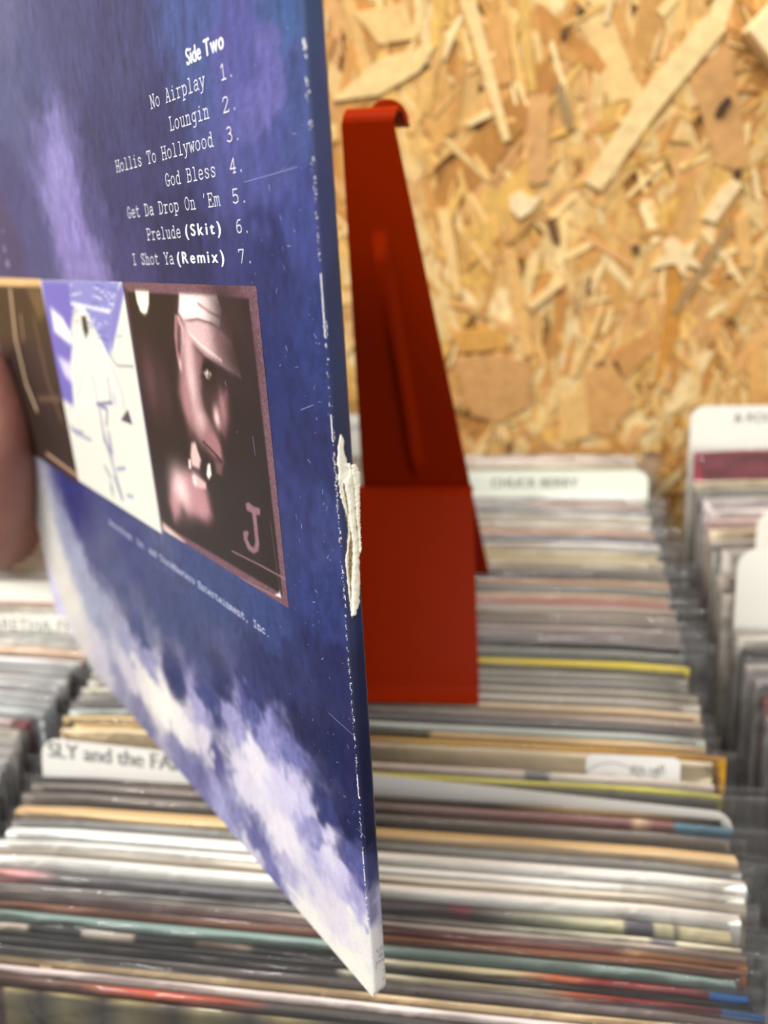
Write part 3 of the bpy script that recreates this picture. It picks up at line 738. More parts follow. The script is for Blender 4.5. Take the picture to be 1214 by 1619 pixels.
    for k, (L, R) in enumerate(rows):
        d = rows[min(k + 1, len(rows) - 1)][0] - rows[max(k - 1, 0)][0]; d /= np.linalg.norm(d); nn = np.cross(np.array([1., 0, 0]), d)
        for p in (L, R):
            vs += [p + nn * t / 2, p - nn * t / 2]
    for k in range(len(rows) - 1):
        a, b = 4 * k, 4 * k + 4
        fs += [(a, a + 2, b + 2, b), (a + 1, b + 1, b + 3, a + 3), (a, b, b + 1, a + 1), (a + 2, a + 3, b + 3, b + 2)]
    fs += [(0, 1, 3, 2), (len(vs) - 4, len(vs) - 2, len(vs) - 1, len(vs) - 3)]
    o = mesh('front_panel', vs, fs, root, [RED], smooth=True); o.matrix_parent_inverse = inv
    o.modifiers.new('w', 'EDGE_SPLIT').split_angle = math.radians(60)
stand()

# ------------------------------------------------------------------ the album sleeve held up in front
SR = np.array([[-0.6217936398972931, 0.2372583118777975, 0.7463786993398013],
               [-0.04775938505645948, 0.9397485395294647, -0.33851399319860725],
               [-0.7817235512137936, -0.24613243568683849, -0.5729983539073739]])   # spine->left, up, face normal
SR[:, 2] *= -1
SA = (M @ SR.T).T                                    # the same three axes in the room
SP = CAMP + M @ np.array([-3.250071323167603, -148.5313297702528, -232.07981013044127]) / 1000.
sm = np.eye(4); sm[:3, 0] = SA[0]; sm[:3, 1] = SA[1]; sm[:3, 2] = SA[2]; sm[:3, 3] = SP
SLEEVE_M = Matrix(sm.tolist())
def uv(px, w=0.0):
    """millimetres on the sleeve face: u from the spine to the left, v up from the bottom edge"""
    X = hit(px, SP + SA[2] * w / 1000, SA[2]) - SP
    return np.array([X @ SA[0], X @ SA[1]]) * 1000
def spine_pt(px):
    X = hit(px, SP - SA[0] * .0006, SA[0]) - SP
    return np.array([X @ SA[1], X @ SA[2]]) * 1000       # v, n
sleeve = empty('album_sleeve'); sleeve.matrix_world = SLEEVE_M
tag(sleeve, 'deep blue record sleeve with cloudy white corner and torn spine, held up in front', 'record sleeve')
LS, TH = 315.0, 5.0

ART = [  # printed colours sampled over the cover
 (0,0,(88,98,160)),(100,50,(68,78,142)),(200,100,(64,72,134)),(300,30,(72,90,164)),(380,60,(88,90,172)),(450,20,(70,96,166)),(420,130,(104,100,180)),(470,150,(74,86,158)),(0,150,(74,90,158)),
 (50,150,(66,82,148)),(60,220,(104,104,176)),(90,280,(138,132,204)),(112,350,(134,124,200)),(140,420,(132,122,194)),(40,200,(80,92,158)),(20,300,(64,74,146)),(20,400,(68,68,134)),(60,380,(74,80,150)),(180,300,(54,62,128)),(160,240,(56,66,130)),(150,330,(78,80,150)),
 (250,200,(56,62,126)),(280,400,(44,50,112)),(200,420,(66,66,134)),(430,250,(78,82,160)),(480,350,(66,72,152)),(440,420,(48,54,124)),(450,600,(40,50,124)),(500,560,(48,60,136)),(490,700,(42,48,116)),(510,850,(62,68,142)),(480,820,(52,58,132)),(500,950,(50,60,134)),
 (520,1050,(42,46,112)),(480,1150,(36,40,100)),(540,1200,(34,40,104)),(540,1300,(34,38,98)),(300,1000,(62,72,136)),(400,1080,(56,62,128)),(350,1080,(52,58,120)),(280,1080,(60,66,132)),(460,1060,(50,56,120)),
 (120,800,(38,44,138)),(200,850,(48,58,142)),(180,900,(62,72,142)),(250,950,(64,74,140)),(330,930,(62,76,144)),(420,980,(60,74,146)),(220,1000,(70,80,144)),(140,850,(56,60,140)),
 (90,900,(206,200,200)),(110,950,(210,204,202)),(130,1000,(200,194,200)),(72,850,(204,202,204)),(82,930,(196,192,232)),(104,1002,(206,202,232)),(160,1040,(190,184,204)),(150,960,(150,154,190)),(120,880,(150,152,190)),(200,1020,(150,150,190)),(205,1060,(196,190,206)),(235,1050,(150,146,196)),
 (240,1085,(232,226,224)),(222,1068,(214,208,214)),(262,1112,(234,228,228)),(195,1095,(150,146,184)),(225,1135,(128,126,176)),(290,1145,(222,216,224)),(325,1168,(206,200,220)),(290,1205,(126,122,180)),(320,1232,(112,110,178)),(340,1195,(82,80,160)),(316,1128,(164,158,210)),(370,1130,(154,150,206)),(335,1110,(70,76,148)),(400,1130,(92,94,168)),
 (405,1205,(218,212,230)),(420,1160,(146,142,206)),(385,1235,(206,200,224)),(372,1290,(128,126,190)),(405,1330,(110,108,178)),(348,1265,(150,148,204)),(445,1245,(200,194,228)),(462,1200,(116,116,188)),(480,1270,(190,184,222)),(450,1325,(220,214,232)),(432,1378,(124,120,186)),(462,1385,(180,174,212)),(500,1320,(146,144,204)),(520,1290,(62,66,138)),(522,1350,(206,200,228)),
 (480,1440,(226,222,226)),(540,1395,(188,182,220)),(568,1430,(164,158,208)),(560,1360,(92,92,166)),(540,1460,(210,204,222)),(575,1480,(222,218,224)),(560,1530,(230,226,224)),(500,1478,(228,224,226)),(585,1560,(230,226,224)),(530,1530,(230,226,224)),(400,1348,(196,190,214)),(560,1300,(40,44,108)),(420,1060,(48,54,118)),
]
apx = np.array([uv((a, b)) for a, b, _ in ART]); acol = np.array([s2l(np.array(c) / 255.) for _, _, c in ART])
lum_ = acol.mean(1, keepdims=True); dk = np.clip((.55 - lum_) / .5, 0, 1); acol = acol * (1 - dk * np.array([[.46, .40, .50]])) * np.array([[.92, .94, .88]])
def smooth_noise(nu, nv, fu, fv, seed):
    g = np.random.default_rng(seed); a = g.standard_normal((fv + 2, fu + 2))
    y = np.linspace(0, fv, nv); x = np.linspace(0, fu, nu); yi = np.minimum(y.astype(int), fv); xi = np.minimum(x.astype(int), fu)
    fy = (y - yi)[:, None]; fx = (x - xi)[None, :]; fy = fy * fy * (3 - 2 * fy); fx = fx * fx * (3 - 2 * fx)
    return (a[yi][:, xi] * (1 - fy) * (1 - fx) + a[yi + 1][:, xi] * fy * (1 - fx) + a[yi][:, xi + 1] * (1 - fy) * fx + a[yi + 1][:, xi + 1] * fy * fx)
def art_color(P):
    out = np.zeros((len(P), 3))
    for s in range(0, len(P), 20000):
        p = P[s:s + 20000]; d2 = ((p[:, None, :] - apx[None]) ** 2).sum(2) + 7.0
        w = d2 ** -2.5; out[s:s + 20000] = (w @ acol) / w.sum(1, keepdims=True)
    return out
COVER = attr_mat('printed_cover', .5, .14, coat=.20, coat_rough=.14, grain=.10, gscale=1400, bump=.05)
SPN = attr_mat('printed_spine', .4, .4, coat=.5, coat_rough=.15, grain=.10, gscale=1400)
def mm(vs): return [(a / 1000., b / 1000., c / 1000.) for a, b, c in vs]
def sleeve_body():
    NU, NV = 316, 316
    us = np.linspace(0, LS, NU); vsn = np.linspace(0, LS, NV)
    U, Vv = np.meshgrid(us, vsn)
    # gentle domain warp so that the clouds get ragged, fibrous borders
    wu = 2.2 * smooth_noise(NU, NV, 60, 60, 1) + 1.3 * smooth_noise(NU, NV, 140, 140, 2); wv = 2.2 * smooth_noise(NU, NV, 60, 60, 3) + 1.3 * smooth_noise(NU, NV, 140, 140, 4)
    P = np.stack([(U + wu).ravel(), (Vv + wv).ravel()], 1)
    col = art_color(P)
    fib = 1 + .12 * smooth_noise(NU, NV, 200, 90, 5).ravel() + .09 * smooth_noise(NU, NV, 310, 310, 6).ravel()
    lum = col.mean(1); k = np.clip((.75 - lum) / .5, .15, 1)
    col = np.clip(col * (1 + (fib - 1) * k)[:, None], 0, 1)
    Z = np.zeros_like(U)
    e = np.maximum(0, 14 - np.hypot(LS - U, Vv)) ; Z -= e * .06      # dog-eared lower corner
    vs = np.stack([U.ravel(), Vv.ravel(), Z.ravel()], 1) / 1000.
    ii = np.arange(NU * NV).reshape(NV, NU)
    fs = np.stack([ii[:-1, :-1].ravel(), ii[1:, :-1].ravel(), ii[1:, 1:].ravel(), ii[:-1, 1:].ravel()], 1)[:, ::-1]
    me = bpy.data.meshes.new('front_cover')
    me.from_pydata(vs.tolist(), [], fs.tolist()); me.polygons.foreach_set('use_smooth', [True] * len(me.polygons))
    o = link('front_cover', me, sleeve, [COVER]); set_cols(me, col)
    # spine: rounded crease, flat strip, rounded far edge
    NVs = 220; prof = [(0, 0), (-.35, -.12), (-.6, -.45), (-.68, -.9), (-.7, -2.5), (-.68, -TH + .9), (-.55, -TH + .4), (-.2, -TH + .05), (.3, -TH)]
    V_, C_ = [], []
    for j in range(NVs):
        v = j / (NVs - 1) * LS
        cut = 1.3 * max(0, 1 - v / 2.0) if v < 2 else 0
        for a, c in prof:
            V_.append((a + cut * (1 - abs(c + 2.5) / 2.5 * .2), v + (.0), c))
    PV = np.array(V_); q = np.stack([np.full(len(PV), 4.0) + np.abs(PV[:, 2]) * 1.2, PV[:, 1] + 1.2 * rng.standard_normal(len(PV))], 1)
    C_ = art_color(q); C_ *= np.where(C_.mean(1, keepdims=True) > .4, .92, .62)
    n = len(prof); fs = [(j * n + k, j * n + k + 1, (j + 1) * n + k + 1, (j + 1) * n + k) for j in range(NVs - 1) for k in range(n - 1)]
    fs.append(tuple(range(n))[::-1])
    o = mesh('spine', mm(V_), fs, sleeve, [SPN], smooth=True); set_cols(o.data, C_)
    # back board
    bm = bmesh.new(); boxbm(bm, (.0003, 0, -TH / 1000), (LS / 1000, LS / 1000, -TH / 1000 + .0004))
    from_bm('back_cover', bm, sleeve, [plain('blue_card', rgb(58, 66, 132), .4, .4)])
    # cut edges of the front board
    bm = bmesh.new(); boxbm(bm, (.0002, .0001, -.0006), (LS / 1000 - .016, .0006, -.0001))
    from_bm('board_edge', bm, sleeve, [plain('raw_card', rgb(222, 216, 204), .8, .1)])
sleeve_body()
# inner record sleeve filling the pocket
bm = bmesh.new(); boxbm(bm, (.004, .003, -.0035), (.300, .311, -.0014)); from_bm('inner_sleeve', bm, sleeve, [plain('inner_paper', rgb(226, 222, 212), .8, .1)])

# --- printed photographs -------------------------------------------------------
def px_panel(quad, nu, nv):
    """grid over a printed rectangle given by its four corners in the photo"""
    q = [uv(p) for p in quad]
    uL, uR = (q[0][0] + q[3][0]) / 2, (q[1][0] + q[2][0]) / 2; vT, vB = (q[0][1] + q[1][1]) / 2, (q[2][1] + q[3][1]) / 2
    uL = min(uL, LS - 1.5)
    U, Vv = np.meshgrid(np.linspace(uL, uR, nu), np.linspace(vB, vT, nv))
    return U, Vv
def poly_mask(U, Vv, pts, soft):
    """soft inside-mask of a polygon, all in sleeve millimetres"""
    P = np.array(pts); x, y = U.ravel(), Vv.ravel(); ins = np.zeros(len(x), bool); dmin = np.full(len(x), 1e9)
    for a, b in zip(P, np.roll(P, -1, 0)):
        c = ((a[1] > y) != (b[1] > y)); 
        with np.errstate(divide='ignore', invalid='ignore'): xi = (b[0] - a[0]) * (y - a[1]) / (b[1] - a[1]) + a[0]
        ins ^= c & (x < xi)
        d = b - a; t = np.clip(((x - a[0]) * d[0] + (y - a[1]) * d[1]) / max(d @ d, 1e-9), 0, 1)
        dmin = np.minimum(dmin, np.hypot(x - a[0] - t * d[0], y - a[1] - t * d[1]))
    s = np.where(ins, dmin, -dmin)
    return (1 / (1 + np.exp(-np.clip(s / (soft * .3), -30, 30)))).reshape(U.shape)
class Paint:
    def __init__(self, quad, nu, nv, bg, fz):
        self.U, self.V = px_panel(quad, nu, nv); self.c = np.zeros(self.U.shape + (3,)); self.c[:] = s2l(np.array(bg) / 255.); self.fz = fz
    def poly(self, pts, col, soft=.5, k=1.0):
        m = poly_mask(self.U, self.V, [uv(self.fz(p)) for p in pts], soft)[..., None] * k
        self.c = self.c * (1 - m) + s2l(np.array(col) / 255.) * m
    def dot(self, p, ru, rv, col, k=1.0, ang=0.0):
        a = uv(self.fz(p)); x, y = self.U - a[0], self.V - a[1]; c, s = math.cos(ang), math.sin(ang); x, y = x * c + y * s, -x * s + y * c
        m = np.exp(-((x / ru) ** 2 + (y / rv) ** 2))[..., None] * k
        self.c = self.c * (1 - m) + s2l(np.array(col) / 255.) * m
    def line(self, pts, w, col, k=1.0):
        P = [uv(self.fz(p)) for p in pts]; d = np.full(self.U.shape, 1e9)
        for a, b in zip(P, P[1:]):
            e = b - a; t = np.clip(((self.U - a[0]) * e[0] + (self.V - a[1]) * e[1]) / max(e @ e, 1e-9), 0, 1)
            d = np.minimum(d, np.hypot(self.U - a[0] - t * e[0], self.V - a[1] - t * e[1]))
        m = np.exp(-(d / w) ** 2)[..., None] * k
        self.c = self.c * (1 - m) + s2l(np.array(col) / 255.) * m
    def grainy(self, amt, seed):
        g = np.random.default_rng(seed); self.c = np.clip(self.c * (1 + amt * g.standard_normal(self.U.shape))[..., None], 0, 1)
    def build(self, name, label):
        nv, nu = self.U.shape; vs = np.stack([self.U.ravel(), self.V.ravel(), np.full(nu * nv, .08)], 1) / 1000.
        ii = np.arange(nu * nv).reshape(nv, nu)
        fs = np.stack([ii[:-1, :-1].ravel(), ii[:-1, 1:].ravel(), ii[1:, 1:].ravel(), ii[1:, :-1].ravel()], 1)
        if self.U[0, 0] > self.U[0, -1]: fs = fs[:, ::-1]
        me = bpy.data.meshes.new(name); me.from_pydata(vs.tolist(), [], fs.tolist())
        o = link(name, me, sleeve, [PRINT]); set_cols(me, self.c.reshape(-1, 3)); o['label'] = label
        return o
PRINT = attr_mat('printed_photo', .5, .12, coat=.16, coat_rough=.16)
Q_R = [(195, 446), (405, 452), (457, 960), (257, 838)]
z8 = lambda p: (180 + p[0] / 2.997, 430 + p[1] / 2.997)
pt = Paint(Q_R, 240, 260, (104, 74, 84), z8)
pt.grainy(.22, 3)
pt.poly([(36, 60), (64, 80), (230, 1190), (205, 1230)], (74, 48, 54), .8)
pt.poly([(62, 92), (640, 124), (700, 640), (775, 1300), (800, 1530), (232, 1195), (150, 700)], (38, 29, 29), .5)
pt.dot((175, 520), 6, 10, (84, 58, 62), .8)
pt.dot((240, 560), 5, 9, (66, 48, 52), .6)
pt.poly([(103, 90), (165, 94), (165, 150), (157, 190), (145, 198), (128, 185), (112, 140)], (246, 236, 212), .7)
# white cap, generic sitter in profile
pt.poly([(312, 104), (488, 113), (512, 180), (500, 262), (398, 226), (336, 234), (308, 192)], (236, 214, 212), .8)
pt.poly([(440, 104), (570, 115), (640, 360), (510, 275), (480, 180)], (66, 45, 50), 8, .85)
pt.line([(400, 150), (455, 190), (502, 214)], .5, (110, 74, 80), .7)
pt.line([(336, 232), (398, 225), (460, 243), (545, 300)], .5, (80, 52, 56), .9)
pt.poly([(338, 240), (398, 230), (480, 258), (560, 330), (604, 500), (520, 452), (430, 392), (365, 325)], (206, 172, 174), .8)
pt.poly([(470, 235), (580, 300), (640, 540), (530, 470), (490, 400)], (58, 40, 42), 7, .92)
pt.line([(350, 280), (420, 350), (510, 420)], .5, (240, 220, 218), .6); pt.line([(345, 296), (412, 366), (500, 436)], .3, (130, 92, 96), .6)
pt.dot((590, 400), 9, 13, (40, 30, 30), .95); pt.dot((520, 180), 6.5, 9, (48, 35, 36), .85); pt.dot((500, 330), 5, 6, (110, 78, 84), .5)
pt.poly([(290, 205), (312, 203), (332, 262), (336, 340), (330, 400), (328, 466), (312, 460), (300, 400), (288, 300)], (150, 106, 112), .6)
pt.poly([(302, 240), (318, 262), (322, 340), (314, 410), (302, 360)], (52, 34, 36), .9)
pt.line([(306, 215), (326, 270), (330, 340)], .5, (206, 164, 166), .7); pt.dot((318, 448), .9, 2.0, (232, 208, 204), .9)
pt.poly([(336, 262), (362, 330), (428, 398), (424, 452), (412, 560), (425, 640), (470, 730), (500, 800), (515, 890), (480, 880), (412, 806), (372, 740), (330, 650), (310, 570), (316, 470), (332, 420)], (124, 88, 92), 2.4)
pt.dot((366, 500), 3.6, 11, (216, 186, 184), .85); pt.dot((352, 330), 3.0, 7, (214, 176, 178), .7); pt.dot((412, 700), 4, 4, (214, 176, 176), .7); pt.dot((345, 610), 2.5, 8, (176, 128, 132), .6)
pt.poly([(424, 400), (520, 452), (560, 520), (500, 560), (440, 560), (412, 500)], (44, 31, 32), 2, .9)
pt.poly([(425, 560), (500, 560), (480, 650), (470, 720), (430, 650)], (60, 42, 44), 3, .9)
pt.poly([(430, 478), (444, 464), (462, 482), (452, 506), (440, 502)], (190, 166, 160), .5); pt.dot((449, 486), 1.2, 2.0, (36, 26, 26), .95); pt.dot((445, 478), .35, .6, (240, 230, 224), .9); pt.line([(424, 446), (450, 432), (480, 462)], .6, (30, 22, 22), .9)
pt.line([(420, 462), (446, 446), (470, 478)], .4, (30, 22, 22), .9)
pt.poly([(500, 590), (534, 568), (542, 690), (524, 770), (500, 735), (476, 700), (480, 650)], (118, 82, 87), 2.4)
pt.dot((489, 690), 1.6, 2.6, (226, 190, 188), .9); pt.dot((516, 640), 1.4, 4, (160, 118, 122), .6)
pt.poly([(440, 755), (478, 770), (505, 830), (510, 885), (470, 862), (430, 815)], (146, 104, 108), .9)
pt.line([(425, 805), (470, 850), (510, 895)], .6, (40, 26, 28), .95); pt.poly([(480, 895), (515, 910), (512, 960), (488, 950)], (104, 72, 76), 1.2)
# hand at the chin
pt.poly([(272, 1010), (300, 965), (345, 945), (398, 962), (440, 1050), (458, 1145), (440, 1168), (390, 1150), (330, 1130), (290, 1170), (268, 1090)], (170, 124, 130), 3.2)
pt.dot((318, 1030), 6, 6, (236, 204, 204), .9); pt.dot((415, 1120), 4, 3, (176, 128, 134), .7); pt.dot((330, 1140), 3, 4, (60, 42, 44), .7)
pt.poly([(370, 815), (386, 808), (398, 850), (412, 890), (404, 930), (372, 915), (366, 870)], (212, 178, 174), .8)
pt.poly([(356, 890), (364, 888), (366, 930), (358, 930)], (240, 224, 214), .4); pt.poly([(446, 915), (456, 908), (462, 960), (450, 982), (442, 960)], (240, 226, 216), .4)
pt.poly([(372, 968), (392, 964), (436, 1000), (438, 1028), (416, 1026), (378, 1004)], (206, 168, 166), .8); pt.dot((384, 985), 1.2, 1.8, (246, 230, 222), .9)
# initial, corner marks, pale glare painted into the lower left border
pt.poly([(232, 1186), (340, 1280), (300, 1282), (236, 1230)], (206, 178, 172), .8, .9); pt.dot((268, 1248), 3, 1.3, (240, 224, 206), .9)
pt.poly([(626, 1098), (640, 1092), (660, 1110), (694, 1122), (692, 1152), (676, 1150), (684, 1240), (690, 1290), (684, 1322), (662, 1334), (636, 1312), (618, 1268), (614, 1232), (630, 1226), (640, 1234), (632, 1262), (648, 1296), (664, 1308), (672, 1280), (664, 1200), (656, 1142), (630, 1128)], (128, 94, 106), .35)
pt.line([(560, 1322), (700, 1392), (826, 1462)], .22, (150, 118, 122), .8); pt.line([(500, 1405), (640, 1472), (776, 1540)], .22, (150, 124, 124), .8)
pt.poly([(766, 1530), (784, 1524), (788, 1510), (792, 1542)], (240, 230, 220), .3); pt.line([(742, 1180), (790, 1530)], .2, (92, 72, 72), .7)
pt.grainy(.08, 8)
pt.build('printed_portrait', 'duotone print of a sitter in a white cap, chin on fist, with letter J')
z2 = lambda p: (p[0] / 2.428, 400 + p[1] / 2.428)
Q_M = [(66, 442), (194, 446), (255, 838), (122, 762)]
pt = Paint(Q_M, 150, 150, (208, 210, 200), z2)
pt.poly([(158, 100), (272, 104), (286, 200), (272, 300), (300, 420), (300, 600), (240, 560), (205, 400), (178, 240)], (104, 98, 176), 1.5)
pt.poly([(195, 210), (240, 250), (290, 340), (270, 350), (210, 300)], (226, 224, 226), 1.5); pt.poly([(225, 400), (300, 440), (300, 520), (250, 470)], (200, 196, 220), 2)
pt.poly([(262, 102), (458, 106), (440, 240), (420, 400), (380, 320), (330, 215), (272, 200)], (124, 126, 186), 1.0)
g = np.random.default_rng(5)
for i in range(90):
    a, b = g.uniform(268, 450), g.uniform(108, 330); pt.line([(a, b), (a + g.uniform(5, 26), b + g.uniform(-3, 8))], .35, (206, 208, 226) if i % 2 else (84, 86, 150), .6)
pt.line([(275, 195), (330, 205), (420, 225)], .7, (226, 226, 232), .8)
pt.poly([(284, 305), (310, 300), (330, 340), (388, 332), (420, 400), (462, 560), (400, 640), (285, 600), (272, 420)], (214, 216, 206), 1.2)
pt.poly([(306, 205), (324, 205), (328, 240), (312, 240)], (240, 238, 226), .5); pt.poly([(312, 240), (330, 240), (342, 300), (330, 330), (318, 290)], (62, 52, 46), .6)
pt.poly([(448, 150), (470, 108), (480, 140), (452, 280), (428, 390), (424, 300)], (120, 116, 180), 1.0)
pt.line([(424, 395), (450, 432), (512, 436)], .5, (120, 118, 140), .8); pt.line([(430, 440), (470, 540), (478, 600)], .6, (150, 146, 180), .6)
pt.line([(355, 470), (372, 560)], .9, (160, 156, 176), .8); pt.line([(415, 480), (425, 570)], .9, (150, 146, 172), .8); pt.line([(330, 430), (300, 560)], .8, (176, 172, 190), .6); pt.dot((440, 560), 2.5, 3, (150, 146, 190), .5)
pt.poly([(464, 642), (482, 612), (492, 600), (510, 660)], (74, 66, 76), .4)
for pl in ([(380, 588), (390, 640), (402, 720), (430, 770)], [(388, 588), (412, 600), (410, 660)], [(372, 580), (430, 575)], [(400, 700), (430, 800), (470, 940)], [(418, 690), (430, 760)], [(404, 820), (425, 860)], [(440, 860), (470, 945)]):
    pt.line(pl, .8, (92, 84, 136), .95)
pt.dot((430, 905), 1.3, 3.0, (90, 84, 104), .9); pt.dot((425, 750), 2, 5, (140, 134, 172), .7)
for pl in ([(270, 660), (290, 690), (350, 718)], [(275, 676), (320, 690)], [(490, 930), (510, 936)], [(450, 830), (480, 826)]): pt.line(pl, .7, (112, 108, 156), .9)
pt.build('printed_photo', 'bleached blue and ivory print of a figure')
Q_L = [(-40, 438), (66, 441), (122, 760), (20, 700)]
pt = Paint(Q_L, 110, 120, (48, 37, 32), z2)
pt.poly([(-80, 88), (160, 98), (166, 130), (-80, 122)], (214, 176, 124), .6)
pt.poly([(100, 130), (162, 130), (190, 220), (150, 260)], (100, 80, 54), 3, .8); pt.poly([(60, 450), (260, 600), (290, 850), (180, 760)], (44, 34, 30), 4, .8)
pt.line([(40, 145), (60, 330), (100, 500), (140, 600)], 1.5, (196, 172, 138), .95); pt.line([(80, 240), (90, 330)], 1.0, (150, 124, 94), .8)
pt.line([(130, 250), (180, 480), (235, 640)], 1.6, (104, 80, 62), .7); pt.line([(150, 560), (230, 560)], 1.5, (110, 84, 66), .6)
pt.line([(162, 130), (230, 440), (300, 850)], .5, (160, 130, 96), .9); pt.line([(180, 770), (300, 858)], .8, (196, 156, 128), .9)
pt.build('printed_photo', 'dark brown print with a pale streak')

